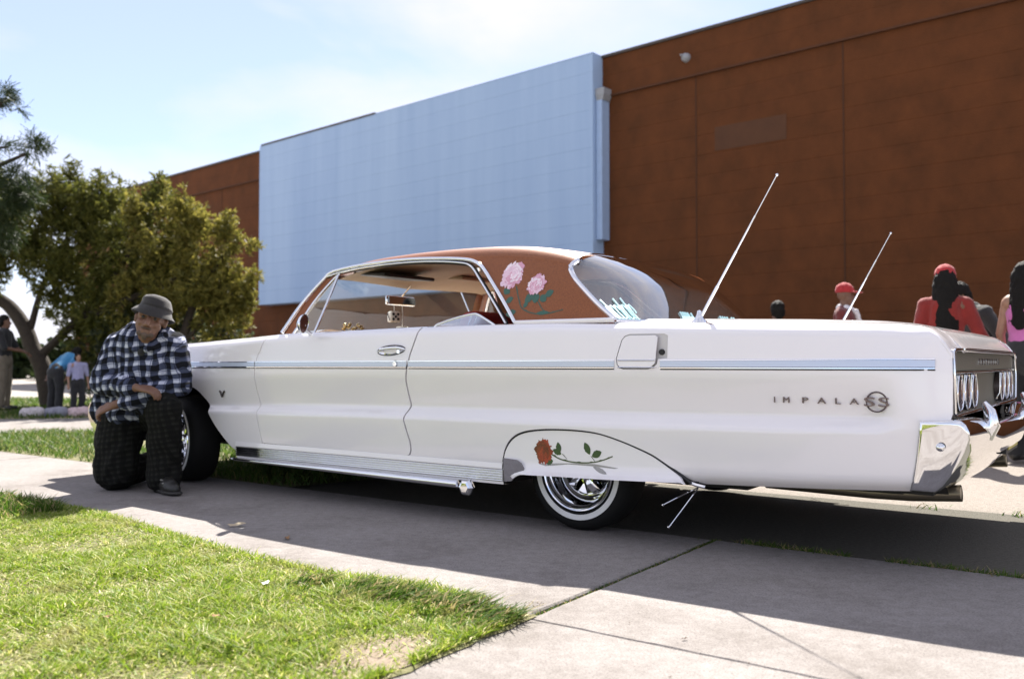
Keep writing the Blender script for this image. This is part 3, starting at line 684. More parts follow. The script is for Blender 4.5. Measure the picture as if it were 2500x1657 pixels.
# steering wheel (near side is the left of the car, so the driver's)
mb = MB(); sc_ = np.array([-1.50, .52, .74]); ax = np.array([.90, 0, .43]); e1 = np.array([0, 1.0, 0]); e2 = np.cross(ax, e1) / np.linalg.norm(ax)
mb.tube([sc_ + .19 * (e1 * math.cos(w) + e2 * math.sin(w)) for w in np.linspace(0, 2 * math.pi, 33)], .012, 8, cap=False)
for w in (0.2, math.pi - .2): mb.tube([sc_, sc_ + .19 * (e1 * math.cos(w) + e2 * math.sin(w))], .010, 6)
mb.tube([sc_, sc_ - ax * .28], .022, 8); cb(mb, 'steering_wheel', M_black)
# interior mirror, sun visors
mb = MB(); mb.box((-2.02, .84, 1.163), (-1.995, 1.12, 1.225)); mb.V = [tuple(np.array(v) - CO) for v in mb.V]
rm = mb.build('rear_view_mirror', M_chrome, CAR); bevel_obj(rm, .012, 3)
mb = MB(); mb.box((-1.992, .85, 1.170), (-1.990, 1.11, 1.219)); mb.V = [tuple(np.array(v) - CO) for v in mb.V]; mb.build('mirror_glass', M_mirror, rm)
mb = MB().tube([(-2.0, .98, 1.22), (-1.93, .985, 1.28), (-1.88, .99, 1.345)], .006, 8); mb.V = [tuple(np.array(v) - CO) for v in mb.V]; mb.build('mirror_arm', M_chrome, rm, True)
for y0, y1, z in ((.40, .86, 1.30), (1.14, 1.60, 1.335)):
    mb = MB(); V = [(-1.86, y0, z + .012), (-1.60, y0, z - .006), (-1.60, y0, z + .016), (-1.86, y0, z + .034)]; V += [(v[0], y1, v[2]) for v in V]
    mb.add(V, [(0, 1, 2, 3), (7, 6, 5, 4), (0, 4, 5, 1), (1, 5, 6, 2), (2, 6, 7, 3), (3, 7, 4, 0)]); mb.V = [tuple(np.array(v) - CO) for v in mb.V]
    v_ = mb.build('sun_visor', M_black if y0 < 1 else M_headliner, CAR); bevel_obj(v_, .008, 2)
mb = MB()                                                                           # chrome-trimmed dome lamp rail across the headliner
mb.tube([(-1.05, y, float(hc(-1.05)) - .048 + .02 * (1 - (y - 1) ** 2)) for y in np.linspace(.30, 1.70, 16)], .007, 6)
mb.tube([(-.62, y, float(hc(-.62)) - .048 + .02 * (1 - (y - 1) ** 2)) for y in np.linspace(.30, 1.70, 16)], .007, 6); cb(mb, 'headliner_bow', M_chrome)
mb = MB(); mb.lathe([(0, -.02), (.05, -.02), (.06, 0)], (-1.3, 1.0, 1.37), 'z', 20); cb(mb, 'dome_lamp', M_chrome)

# ------------------------------------------------------------------ wheels
def wheel(x, yface, r, steer=0.0, side=0, zc=None):
    zc = zc or r - .012
    W_ = empty('wheel', tuple(np.array([x, yface + (.0), zc]) - CO), steer + (math.pi if side else 0)); W_.parent = CAR
    def put(mb, name, mt, smooth=True, angle=40, par=W_):
        return mb.build(name, mt, par, smooth, angle)
    # local: outer face towards -y
    k = r / .29
    mb = MB(); prof = [(.178 * k, .015), (.190 * k, .000), (.205 * k, -.008), (.246 * k, -.010), (.265 * k, .004), (.276 * k, .022), (.280 * k, .045), (.280 * k, .140), (.276 * k, .160), (.265 * k, .180), (.24 * k, .190), (.178 * k, .175)]
    mb.lathe(prof, (0, 0, 0), 'y', 64); mb.V = [(v[0], v[1], max(v[2], -zc + .002)) for v in mb.V]; put(mb, 'tyre', M_tyre)
    mb = MB(); mb.lathe([(.201 * k, -.0080), (.2025 * k, -.0105), (.2255 * k, -.0114), (.227 * k, -.0097)], (0, 0, 0), 'y', 72); put(mb, 'whitewall_band', M_ww)
    mb = MB(); mb.lathe([(.176 * k, .012), (.187 * k, .006), (.1885 * k, -.006), (.184 * k, -.011), (.178 * k, -.008), (.174 * k, .004), (.168 * k, .010), (.160 * k, .014), (.150 * k, .045), (.146 * k, .085), (.128 * k, .098), (.06 * k, .098), (0, .098)], (0, 0, 0), 'y', 72); rim = put(mb, 'rim', M_chrome)
    mb = MB(); mb.lathe([(.121 * k, .097), (.124 * k, .085), (.119 * k, .079), (.115 * k, .085)], (0, 0, 0), 'y', 48); put(mb, 'rim_ring', M_chrome, par=rim)
    for j in range(5):
        w = math.radians(-68 + 72 * j); c, s = math.cos(w), math.sin(w); mb = MB(); V = []
        for rr_, hw, yy in ((.030 * k, .012 * k, .045), (.07 * k, .018 * k, .050), (.108 * k, .031 * k, .066), (.118 * k, .030 * k, .082)):
            for q in (-1, 0, 1): V.append((rr_ * c - q * hw * s, yy - (.010 if q == 0 else 0), rr_ * s + q * hw * c))
        F = []
        for a in range(3):
            for b in range(2): F.append((a * 3 + b, a * 3 + b + 1, (a + 1) * 3 + b + 1, (a + 1) * 3 + b))
        F = [f[::-1] for f in F]; mb.add(V, F); mb.add([(v[0], v[1] + .02, v[2]) for v in V], [f[::-1] for f in F]); put(mb, 'spoke', M_chrome, smooth=False, par=rim)
    mb = MB(); mb.lathe([(0, .015), (.018 * k, .015), (.030 * k, .022), (.036 * k, .040), (.042 * k, .098)], (0, 0, 0), 'y', 30); put(mb, 'hub_cap', M_chrome, par=rim)
    for j in range(5):
        w = math.radians(-32 + 72 * j); mb = MB(); mb.lathe([(0, .075), (.010, .075), (.011, .098)], (.052 * k * math.cos(w), 0, .052 * k * math.sin(w)), 'y', 6); put(mb, 'lug_nut', M_chrome, smooth=False, par=rim)
    return W_
wheel(-.105, .135, .287, zc=.276); wheel(-.105, 1.865, .287, side=1, zc=.276)
wheel(-3.13, .06, .287, steer=math.radians(-14), zc=.276); wheel(-3.13, 1.94, .287, steer=math.radians(-14), side=1, zc=.276)

# ------------------------------------------------------------------ tail: recessed light panel, bumper, pipes, feelers
mb = MB(); mb.box((1.460, .068, .575), (1.464, 1.932, .826)); tail = cb(mb, 'tail_panel', M_darkalu, smooth=False)
def tub(P, r, name, mt, par, n=8):
    mb = MB().tube(P, r, n); mb.V = [tuple(np.array(v) - CO) for v in mb.V]; return mb.build(name, mt, par, True, 60)
fr = [(1.497, .085, .60), (1.497, .078, .72), (1.495, .072, .79), (1.494, .085, .820), (1.496, .11, .828)] + [(1.500, y, .829) for y in np.linspace(.2, 1.8, 20)] + [(1.496, 1.89, .828), (1.494, 1.915, .820), (1.495, 1.928, .79), (1.497, 1.922, .72), (1.497, 1.915, .60), (1.497, 1.88, .592)] + [(1.497, y, .590) for y in np.linspace(1.8, .2, 20)] + [(1.497, .12, .592), (1.497, .085, .60)]
tub(fr, .0065, 'tail_frame', M_chrome, tail)
mb = MB(); V = []; F = []                                                           # brushed upper band, leaning forward at the top
for y in np.linspace(.09, 1.91, 30): V += [(1.470, y, .742), (1.484, y, .752), (1.487, y, .80), (1.478, y, .824), (1.466, y, .826)]
for k in range(29):
    for j in range(4): F.append((k * 5 + j, (k + 1) * 5 + j, (k + 1) * 5 + j + 1, k * 5 + j + 1))
mb.add(V, F); mb.V = [tuple(np.array(v) - CO) for v in mb.V]; band = mb.build('tail_band', M_darkalu, tail, True, 30)
tub([(1.489, y, .744) for y in np.linspace(.10, 1.90, 12)], .005, 'band_moulding', M_chrome, tail)
for k, ch in enumerate('CHEVROLET'):
    y = 1.36 - .075 * (4 - k) * -1 - .36
    y = .74 + .075 * k
    M_ = Matrix.Translation((1.487 - CO[0], y - CO[1], .772)) @ Matrix.Rotation(math.radians(90), 4, 'Z') @ Matrix.Rotation(math.radians(90), 4, 'X')
    text_obj('tail_letter', ch, .038, .003, M_chrome, band, M_, 1.25)['label'] = 'raised tail letter ' + ch
for y in (.235, .405, .575, 1.425, 1.595, 1.765):
    mb = MB(); mb.lathe([(.052, .0), (.060, .018), (.066, .028), (.070, .026), (.071, .0)], (1.466, y, .668), 'x', 28, flip=True); mb.V = [tuple(np.array(v) - CO) for v in mb.V]; tl = mb.build('tail_light', M_emblem, tail, True)
    tub([(1.492, y + .0665 * math.cos(w), .668 + .0665 * math.sin(w)) for w in np.linspace(0, 2 * math.pi, 29)], .0035, 'light_ring', M_chrome, tl, 6)
    mb = MB(); mb.lathe([(0, .022), (.03, .019), (.054, .008)], (1.466, y, .668), 'x', 24, flip=True); mb.V = [tuple(np.array(v) - CO) for v in mb.V]; mb.build('lens', M_redlens, tl, True)
    for q in (-.075, -.045, .045, .075):
        tub([(1.474, y + q, .610), (1.490, y + q, .640), (1.490, y + q * .9, .735)], .0024, 'light_louvre', M_chrome, tl, 6)
# bumper: end plates wrap the corners
bo = [(1.395, .577), (1.50, .582), (1.530, .580), (1.546, .566), (1.556, .540), (1.556, .515), (1.540, .470), (1.520, .430), (1.490, .380), (1.465, .345), (1.440, .322), (1.352, .320), (1.362, .36), (1.377, .44), (1.390, .53)]
def fb(y): return .035 * math.exp(-((y - 0) / .22) ** 2) * 0
mb = MB(); V = []; F = []; ys = [-.022, .10, .24] + list(np.linspace(.28, 1.72, 40)) + [1.76, 1.90, 2.022]; n = len(bo)
def bprof(y):
    k = np.clip((min(y, 2 - y) - .22) / .40, 0, 1); k = k * k * (3 - 2 * k); out = []
    bow = .04 * (1 - ((y - 1)) ** 2)
    for (x, z) in bo:
        z2 = z - .045 * k * (1 if z > .45 else .0); x2 = x + bow * (1 if x > 1.42 else 0)
        out.append((x2, y, z2))
    return out
for y in ys: V += [(q[0], q[1] + (.16 * (.58 - q[2]) * (1 if y < 1 else -1) if (y < .05 or y > 1.95) else 0), q[2]) for q in bprof(y)]
for a in range(len(ys) - 1):
    for b in range(n): F.append((a * n + b, (a + 1) * n + b, (a + 1) * n + (b + 1) % n, a * n + (b + 1) % n))
F = [f[::-1] for f in F]
F += [tuple(range(n)), tuple((len(ys) - 1) * n + j for j in range(n))[::-1]]
F = [f[::-1] for f in F]
mb.add(V, F); mb.V = [tuple(np.array(v) - CO) for v in mb.V]; bump = mb.build('rear_bumper', M_chrome, CAR)
bm = bmesh.new(); bm.from_mesh(bump.data); bmesh.ops.recalc_face_normals(bm, faces=bm.faces)
capE = [e for e in bm.edges if len(e.link_faces) == 2 and any(len(f.verts) > 8 for f in e.link_faces)]
bmesh.ops.bevel(bm, geom=capE, offset=.016, segments=3, profile=.5, affect='EDGES', clamp_overlap=True)
for f in bm.faces: f.smooth = len(f.verts) < 8
bm.to_mesh(bump.data); bm.free(); bump.data.set_sharp_from_angle(angle=math.radians(38))
def onb(mb, name, mt, smooth=True): mb.V = [tuple(np.array(v) - CO) for v in mb.V]; return mb.build(name, mt, bump, smooth)
mb = MB(); mb.lathe([(0, -.012), (.008, -.011), (.013, -.006), (.015, .004)], (1.465, -.022, .487), 'y', 18); onb(mb, 'bumper_bolt', M_chrome)
for y in (.36, 1.64):                                                               # bumper guards standing on the bumper
    mb = MB().tube([(1.555, y, .50), (1.578, y, .55), (1.572, y, .60), (1.552, y, .632)], [.028, .030, .022, .010], 12); onb(mb, 'bumper_guard', M_chrome)
mb = MB(); mb.box((1.540, .80, .40), (1.575, 1.20, .52)); onb(mb, 'plate_recess', M_black, False)
mb = MB(); mb.box((1.576, .84, .415), (1.580, 1.16, .505)); onb(mb, 'licence_plate', mat('licence_plate_yellow', (.45, .38, .06), .4, var=.2, vscale=30), False)
for y in (.40, 1.60):
    mb = MB().tube([(.70, y, .26), (1.15, y - .06 * (1 if y < 1 else -1), .262), (1.30, y - .08 * (1 if y < 1 else -1), .272), (1.478, y - .08 * (1 if y < 1 else -1), .288)], [.026, .026, .030, .032], 16, cap=False)
    mb.tube([(1.42, y - .08 * (1 if y < 1 else -1), .288), (1.476, y - .08 * (1 if y < 1 else -1), .288)], .025, 12); mb.I = [0] * len(mb.F)
    mb.lathe([(0, 0), (.029, 0)], (1.470, y - .08 * (1 if y < 1 else -1), .2875), 'x', 16, i=1); cb(mb, 'exhaust_pipe', [mat('dull_exhaust', (.22, .19, .14), .35, metal=.9), M_under])
mb = MB().box((1.30, .20, .300), (1.42, .26, .312)); cb(mb, 'exhaust_hanger', M_under, smooth=False)
for side in (0, 1):                                                                 # curb feelers
    P1 = [(.512, .10, .256), (.46, .06, .226), (.384, .03, .180)]; P2 = [(.505, .11, .250), (.45, .07, .16), (.405, .04, .088)]
    mb = MB()
    for P in (P1, P2): mb.tube(P if not side else mir(P), .003, 6).tube([P[-1] if not side else mir([P[-1]])[0], np.array(P[-1] if not side else mir([P[-1]])[0]) + np.array([-.004, 0, -.003])], .0055, 6)
    cb(mb, 'curb_feeler', M_chrome)
    P = [(.508, .03, .282), (.535, .025, .276), (.575, .025, .270)]
    mb = MB().tube(P if not side else mir(P), .008, 6); cb(mb, 'skirt_clip', M_chrome)
# twin rear aerials
for (bx, by, tx, tz) in ((.505, .135, .845, 1.552), (.64, 1.76, .925, 1.50)):
    b = np.array([bx, by, float(ztop(bx, by)) - .002]); t = np.array([tx, by + .01, tz]); d = (t - b)
    mb = MB(); mb.lathe([(.034, 0), (.032, .006), (.020, .016), (.013, .034), (.010, .05), (0, .054)], tuple(b), 'z', 18); an = cb(mb, 'rear_aerial', M_chrome)
    q = lambda k: b + d * k + np.array([0, 0, .012 * (1 - k)])
    for (k0, k1, r) in ((.03, .24, .0068), (.24, .48, .0050), (.48, .72, .0036), (.72, .985, .0022)):
        tub([q(k0), q(k1)], r, 'aerial_section', M_chrome, an, 8); 
    mb = MB(); mb.lathe([(0, -.006), (.005, -.004), (.0065, 0), (.005, .004), (0, .006)], tuple(q(.99)), 'z', 10); mb.V = [tuple(np.array(v) - CO) for v in mb.V]; mb.build('aerial_tip', M_chrome, an, True)
tub([(-2.02, 1.86, .955), (-2.06, 1.862, 1.05), (-2.20, 1.865, 1.32)], .0055, 'front_aerial', M_chrome, CAR, 8)
# front end: grille, lamps, bumper
mb = MB(); mb.box((-3.985, .06, .47), (-3.96, 1.94, .80)); gr = cb(mb, 'grille', M_darkalu, smooth=False)
for k in range(9): tub([(-4.0, .10, .50 + .034 * k), (-4.0, 1.90, .50 + .034 * k)], .005, 'grille_bar', M_chrome, gr, 6)
for y in (.22, .42, 1.58, 1.78):
    mb = MB(); mb.lathe([(.07, .0), (.088, -.03), (.092, -.035), (.095, .0)], (-3.985, y, .66), 'x', 28); mb.V = [tuple(np.array(v) - CO) for v in mb.V]; hl = mb.build('headlight', M_chrome, gr, True)
    mb = MB(); mb.lathe([(0, -.03), (.05, -.022), (.078, -.006)], (-3.985, y, .66), 'x', 24); mb.V = [tuple(np.array(v) - CO) for v in mb.V]; mb.build('lens', M_mirror, hl, True)
mb = MB(); V = []; F = []; fbp = [(-3.93, .50), (-4.06, .50), (-4.10, .46), (-4.10, .40), (-4.06, .34), (-4.0, .30), (-3.93, .30)]; n = len(fbp)
ys = np.linspace(-.015, 2.015, 16)
for y in ys: V += [(x - .05 * (1 - (y - 1) ** 2), y, z) for (x, z) in fbp]
for a in range(15):
    for b in range(n): F.append((a * n + b, a * n + (b + 1) % n, (a + 1) * n + (b + 1) % n, (a + 1) * n + b))
F += [tuple(range(n)), tuple(15 * n + j for j in range(n))[::-1]]
mb.add(V, F); mb.V = [tuple(np.array(v) - CO) for v in mb.V]; fbm = mb.build('front_bumper', M_chrome, CAR); bevel_obj(fbm, .012, 2)
mb = MB(); mb.box((-3.96, .10, .30), (-3.93, 1.90, .85)); cb(mb, 'radiator_support', M_under, smooth=False)

# ================================================================== THE PLACE
def lw(x, y, z=0.0): return O + XA * x + YA * y + np.array([0, 0, z])
def wl(P): d = np.asarray(P, float) - O; return d @ XA, d @ YA
M_conc = mat('pavement_concrete', (.27, .248, .235), .92, col2=(.325, .30, .285), vscale=2.2, bump=.35, bscale=220, spec=.2)
def detail_conc(m, sc=260.0, lo=.80):
    """fine dark grains and a few stains mixed into the base colour"""
    n = m.node_tree.nodes; l = m.node_tree.links; b = n['Principled BSDF']; src = b.inputs['Base Color'].links[0].from_socket
    t = n.new('ShaderNodeTexCoord'); z = n.new('ShaderNodeTexNoise'); z.inputs['Scale'].default_value = sc; z.inputs['Detail'].default_value = 3; l.new(t.outputs['Object'], z.inputs['Vector'])
    r = n.new('ShaderNodeValToRGB'); r.color_ramp.elements[0].position = .32; r.color_ramp.elements[1].position = .55; r.color_ramp.elements[0].color = (lo, lo, lo, 1); r.color_ramp.elements[1].color = (1, 1, 1, 1)
    l.new(z.outputs['Fac'], r.inputs[0]); m1 = n.new('ShaderNodeMixRGB'); m1.blend_type = 'MULTIPLY'; m1.inputs[0].default_value = 1; l.new(src, m1.inputs[1]); l.new(r.outputs[0], m1.inputs[2])
    z2 = n.new('ShaderNodeTexNoise'); z2.inputs['Scale'].default_value = 1.1; z2.inputs['Detail'].default_value = 8; z2.inputs['Roughness'].default_value = .7; l.new(t.outputs['Object'], z2.inputs['Vector'])
    r2 = n.new('ShaderNodeValToRGB'); r2.color_ramp.elements[0].position = .34; r2.color_ramp.elements[1].position = .5; r2.color_ramp.elements[0].color = (.80, .78, .76, 1); r2.color_ramp.elements[1].color = (1, 1, 1, 1)
    z3 = n.new('ShaderNodeTexNoise'); z3.inputs['Scale'].default_value = 24; z3.inputs['Detail'].default_value = 7; z3.inputs['Roughness'].default_value = .75; l.new(t.outputs['Object'], z3.inputs['Vector'])
    r3 = n.new('ShaderNodeValToRGB'); r3.color_ramp.elements[0].position = .36; r3.color_ramp.elements[1].position = .62; r3.color_ramp.elements[0].color = (.78, .77, .76, 1); r3.color_ramp.elements[1].color = (1, 1, 1, 1); l.new(z3.outputs['Fac'], r3.inputs[0])
    m3 = n.new('ShaderNodeMixRGB'); m3.blend_type = 'MULTIPLY'; m3.inputs[0].default_value = 1; l.new(m1.outputs[0], m3.inputs[1]); l.new(r3.outputs[0], m3.inputs[2]); m1 = m3
    l.new(z2.outputs['Fac'], r2.inputs[0]); m2 = n.new('ShaderNodeMixRGB'); m2.blend_type = 'MULTIPLY'; m2.inputs[0].default_value = 1; l.new(m1.outputs[0], m2.inputs[1]); l.new(r2.outputs[0], m2.inputs[2]); l.new(m2.outputs[0], b.inputs['Base Color'])
detail_conc(M_conc, 150, .66)
M_asph = mat('pebbly_asphalt', (.19, .165, .145), .95, col2=(.31, .275, .24), vscale=70, bump=.9, bscale=130, spec=.2)
M_lot = mat('lot_ground', (.28, .255, .225), .95, col2=(.36, .33, .30), vscale=1.2, bump=.5, bscale=60, spec=.2)
M_soil = mat('lawn_soil', (.075, .085, .022), .95, col2=(.20, .175, .085), vscale=38, bump=.6, bscale=80)
M_dirt = mat('crack_dirt', (.10, .075, .045), .95, col2=(.20, .15, .10), vscale=40, bump=.6, bscale=200)

def sheet(name, poly, z, mt, parent=None, kind='structure'):
    V = [(p[0], p[1], z) for p in poly]; o = mk(name, V, [tuple(range(len(V)))], mt, parent)
    if kind and parent is None: o['kind'] = kind
    return o
sheet('ground', [(-400, -60), (400, -60), (400, 900), (-400, 900)], -.055, M_lot)
# asphalt lot under and beyond the car
M_dark = mat('dark_asphalt', (.095, .090, .076), .95, col2=(.15, .14, .118), vscale=55, bump=.8, bscale=140, spec=.15)
sheet('asphalt_strip', [tuple(lw(x, y)[:2]) for x, y in ((-2.75, .315), (14, .315), (14, 1.93), (-2.75, 1.93))], -.018, M_dark)
sheet('pebbled_lot', [tuple(lw(x, y)[:2]) for x, y in ((-3.2, 1.93), (14, 1.93), (14, 15), (-3.2, 15))], -.022, M_asph)
# pavement: cast slabs with joints
PAV = empty('pavement', tuple(lw(0, 0, 0))); PAV['kind'] = 'structure'
def slab(x0, x1, y0, y1, name='concrete_slab', top=0.0, jag=0.0, seed=1):
    rr = random.Random(seed); P = []
    def edge(a, b, n):
        for k in range(n):
            t = k / n; P.append((a[0] + (b[0] - a[0]) * t + rr.uniform(-jag, jag), a[1] + (b[1] - a[1]) * t + rr.uniform(-jag, jag)))
    nx = max(2, int(abs(x1 - x0) / .06)); ny = max(2, int(abs(y1 - y0) / .06))
    if jag == 0: nx = ny = 1
    edge((x0, y0), (x1, y0), nx); edge((x1, y0), (x1, y1), ny); edge((x1, y1), (x0, y1), nx); edge((x0, y1), (x0, y0), ny)
    n = len(P); e = .006; c = np.mean(P, axis=0)
    V = [lw(p[0], p[1], top - .006) - np.array(PAV.location) for p in P] + [lw(p[0] + e * np.sign(c[0] - p[0]), p[1] + e * np.sign(c[1] - p[1]), top) - np.array(PAV.location) for p in P] + [lw(p[0], p[1], -.08) - np.array(PAV.location) for p in P]
    F = [tuple(range(n, 2 * n))] + [(k, (k + 1) % n, n + (k + 1) % n, n + k) for k in range(n)] + [(2 * n + k, 2 * n + (k + 1) % n, (k + 1) % n, k) for k in range(n)]
    o = mk(name, V, F, M_conc, PAV); return o
J = .009
xs = [-15, -11.8, -8.6, -5.4, .49 - .0, 2.9, 5.4, 8.0]
for k in range(len(xs) - 1):
    jl = J if k != 4 else .012; jr = J if k != 3 else .012
    slab(xs[k] + jl, xs[k + 1] - jr, -1.15 + .0015, .31, jag=.003, seed=k)
ap = [(.50, 3.2), (3.2, 6.0)]
for k, (a, b) in enumerate(ap):
    for q, (y0, y1) in enumerate(((-3.6, -1.1515), (-6.4, -3.61))):
        slab(a + (.004 if k else 0), b - .004, y0, y1, jag=.002, seed=20 + k * 3 + q)
sheet('crack_bed', [tuple(lw(x, y)[:2]) for x, y in ((-15, -6.5), (8, -6.5), (8, .32), (-15, .32))], -.014, M_dirt)

# ---------------------------------------------------------------- grass
def blade_mat(name, stops, transl=.45, rough=.55, patch=0.0):
    m = bpy.data.materials.new(name); m.use_nodes = True; n = m.node_tree.nodes; l = m.node_tree.links; n.clear()
    o = n.new('ShaderNodeOutputMaterial'); g = n.new('ShaderNodeNewGeometry'); r = n.new('ShaderNodeValToRGB')
    while len(r.color_ramp.elements) < len(stops): r.color_ramp.elements.new(.5)
    for e, (p, c) in zip(r.color_ramp.elements, stops): e.position = p; e.color = (*c, 1)
    d = n.new('ShaderNodeBsdfPrincipled'); d.inputs['Roughness'].default_value = rough; d.inputs['Specular IOR Level'].default_value = .35; t = n.new('ShaderNodeBsdfTranslucent'); mx_ = n.new('ShaderNodeMixShader'); mx_.inputs[0].default_value = transl
    hs = n.new('ShaderNodeHueSaturation'); hs.inputs['Value'].default_value = 1.25
    col = r.outputs[0]; l.new(g.outputs['Random Per Island'], r.inputs[0])
    if patch:
        tc_ = n.new('ShaderNodeTexCoord'); z = n.new('ShaderNodeTexNoise'); z.inputs['Scale'].default_value = patch; z.inputs['Detail'].default_value = 5; z.inputs['Roughness'].default_value = .65; l.new(tc_.outputs['Object'], z.inputs['Vector'])
        r2 = n.new('ShaderNodeValToRGB'); r2.color_ramp.elements[0].position = .52; r2.color_ramp.elements[1].position = .72; r2.color_ramp.elements[0].color = (0, 0, 0, 1); r2.color_ramp.elements[1].color = (.75, .75, .75, 1); l.new(z.outputs['Fac'], r2.inputs[0])
        m_ = n.new('ShaderNodeMixRGB'); m_.inputs[2].default_value = (.36, .33, .13, 1); l.new(r2.outputs[0], m_.inputs[0]); l.new(col, m_.inputs[1]); col = m_.outputs[0]
    l.new(col, d.inputs['Base Color']); l.new(col, hs.inputs['Color']); l.new(hs.outputs[0], t.inputs[0]); l.new(d.outputs[0], mx_.inputs[1]); l.new(t.outputs[0], mx_.inputs[2]); l.new(mx_.outputs[0], o.inputs[0])
    return m
M_grass = blade_mat('lawn_grass', [(0, (.10, .17, .014)), (.35, (.18, .28, .020)), (.66, (.27, .36, .032)), (.80, (.38, .42, .075)), (.90, (.52, .47, .20)), (1, (.66, .60, .38))], patch=3.4)
M_thatch = blade_mat('dry_thatch', [(0, (.13, .17, .02)), (.4, (.25, .28, .05)), (.7, (.40, .36, .14)), (1, (.60, .54, .33))], transl=.2)
M_grass2 = blade_mat('verge_grass', [(0, (.035, .075, .010)), (.5, (.07, .13, .018)), (.85, (.11, .16, .03)), (1, (.24, .21, .08))])
M_tuft = blade_mat('long_grass', [(0, (.035, .085, .008)), (.45, (.07, .14, .012)), (.72, (.12, .17, .03)), (.8, (.30, .24, .10)), (1, (.42, .34, .19))])
def blades(name, P, hmin, hmax, w, mt, lean=.6, z0=0.0, flow=None, hscale=None):
    n = len(P); az = RNG.uniform(0, 2 * np.pi, n); h = RNG.uniform(hmin, hmax, n)
    if hscale is not None: h = h * hscale
    ln = RNG.uniform(.1, lean, n) * h * 1.5; la = RNG.uniform(0, 2 * np.pi, n) if flow is None else flow + RNG.normal(0, .7, n)
    ww = w * RNG.uniform(.7, 1.4, n)
    dx, dy = np.cos(az) * ww, np.sin(az) * ww; lx, ly = np.cos(la) * ln, np.sin(la) * ln
    B = np.stack([P[:, 0], P[:, 1], np.full(n, z0)], 1)
    o1 = np.stack([dx, dy, 0 * dx], 1); mid = np.stack([lx * .4, ly * .4, h * .62], 1); tip = np.stack([lx, ly, h * .98], 1)
    q1 = np.stack([B - o1, B + o1, B + mid + o1 * .8, B + mid - o1 * .8], 1)
    q2 = np.stack([B + mid - o1 * .8, B + mid + o1 * .8, B + tip + o1 * .12, B + tip - o1 * .12], 1)
    co = np.stack([q1, q2], 1)  # n,2,4,3 -> shared verts so that each blade is one island
    V = np.stack([B - o1, B + o1, B + mid + o1 * .8, B + mid - o1 * .8, B + tip + o1 * .1, B + tip - o1 * .1], 1).reshape(-1, 3).astype(np.float32)
    idx = (np.arange(n)[:, None] * 6 + np.array([0, 1, 2, 3, 3, 2, 4, 5])).reshape(-1).astype(np.int32)
    me = bpy.data.meshes.new(name); me.vertices.add(n * 6); me.vertices.foreach_set('co', V.reshape(-1)); me.loops.add(n * 8); me.loops.foreach_set('vertex_index', idx)
    me.polygons.add(n * 2); me.polygons.foreach_set('loop_start', np.arange(0, n * 8, 4, dtype=np.int32)); me.materials.append(mt); me.update(calc_edges=True); me.validate()
    o = bpy.data.objects.new(name, me); COL.objects.link(o); o['kind'] = 'stuff'; return o
def nz2(P, s, seed=0.0): return np.array([noise.noise((p[0] * s + seed, p[1] * s, seed)) for p in P])
EDGE = [(-9, -.96), (-3.2, -.955), (-2.8, -.94), (-2.5, -.925), (-2.2, -.95), (-1.75, -1.02), (-1.3, -1.08), (-.9, -1.12), (-.5, -1.14), (-.3, -1.13), (0, -1.06), (.3, -1.10), (.5, -1.15)]
def in_lawn(x, y): return (x < .505) & (y < interp(x, EDGE))
lawn = empty('lawn'); lawn['kind'] = 'structure'
bx = np.linspace(-9, .5, 80)
V = [tuple(lw(x, float(interp(x, EDGE)) + .015 + .02 * math.sin(x * 13) * math.sin(x * 4.1), .006)) for x in bx] + [tuple(lw(x, -9, .006)) for x in bx]
F = [(k + 1, k, 80 + k, 81 + k) for k in range(79)]
ey = np.linspace(-1.12, -9, 160); b_ = len(V)                                       # ragged earth spilling over the slab edge
V += [tuple(lw(.498, y, .006)) for y in ey] + [tuple(lw(.520 + .016 * noise.noise((y * 9, 0, 0)) + .010 * noise.noise((y * 31, 2, 0)), y, .0035)) for y in ey]
F += [(b_ + k, b_ + k + 1, b_ + 161 + k, b_ + 160 + k) for k in range(159)]
mk('soil', V, F, M_soil, lawn)
# near lawn, denser where it is close
def scatter(n, x0, x1, y0, y1, f):
    P = np.stack([RNG.uniform(x0, x1, n), RNG.uniform(y0, y1, n)], 1); return P[f(P[:, 0], P[:, 1])]
P = scatter(430000, -4.4, .52, -3.6, -.85, lambda x, y: in_lawn(x, y + RNG.normal(0, .018, len(x))))
Wp = np.stack([lw(0, 0)[0] + XA[0] * P[:, 0] + YA[0] * P[:, 1], lw(0, 0)[1] + XA[1] * P[:, 0] + YA[1] * P[:, 1]], 1)
ok = (Wp[:, 1] > 1.7) & (np.abs(Wp[:, 0]) < Wp[:, 1] * .64 + .2); P, Wp = P[ok], Wp[ok]
cl = nz2(Wp, 2.6, 3.1); bare = 1.25 * np.exp(-(((P[:, 0] - .38) / .15) ** 2 + ((P[:, 1] + 1.66) / .20) ** 2)) + .9 * np.exp(-(((P[:, 0] + .38) / .10) ** 2 + ((P[:, 1] + 1.17) / .05) ** 2))
rp_ = random.Random(4); bp_ = []
for k in range(40):
    w = 2 * math.pi * k / 40; q = 1 + .35 * noise.noise((math.cos(w) * 1.7, math.sin(w) * 1.7, 3.0)) + rp_.uniform(-.06, .06); bp_.append(lw(.38 + .125 * q * math.cos(w), -1.66 + .19 * q * math.sin(w), .0085))
mk('bare_earth', bp_, [tuple(range(40))], mat('bare_earth', (.17, .13, .095), .95, col2=(.29, .225, .165), vscale=30, bump=.7, bscale=120), lawn)
keep = RNG.uniform(0, 1, len(P)) < np.clip(.80 + .9 * cl, .25, 1) * (1 - .9 * np.clip(bare, 0, 1)); P, Wp, cl = P[keep], Wp[keep], cl[keep]
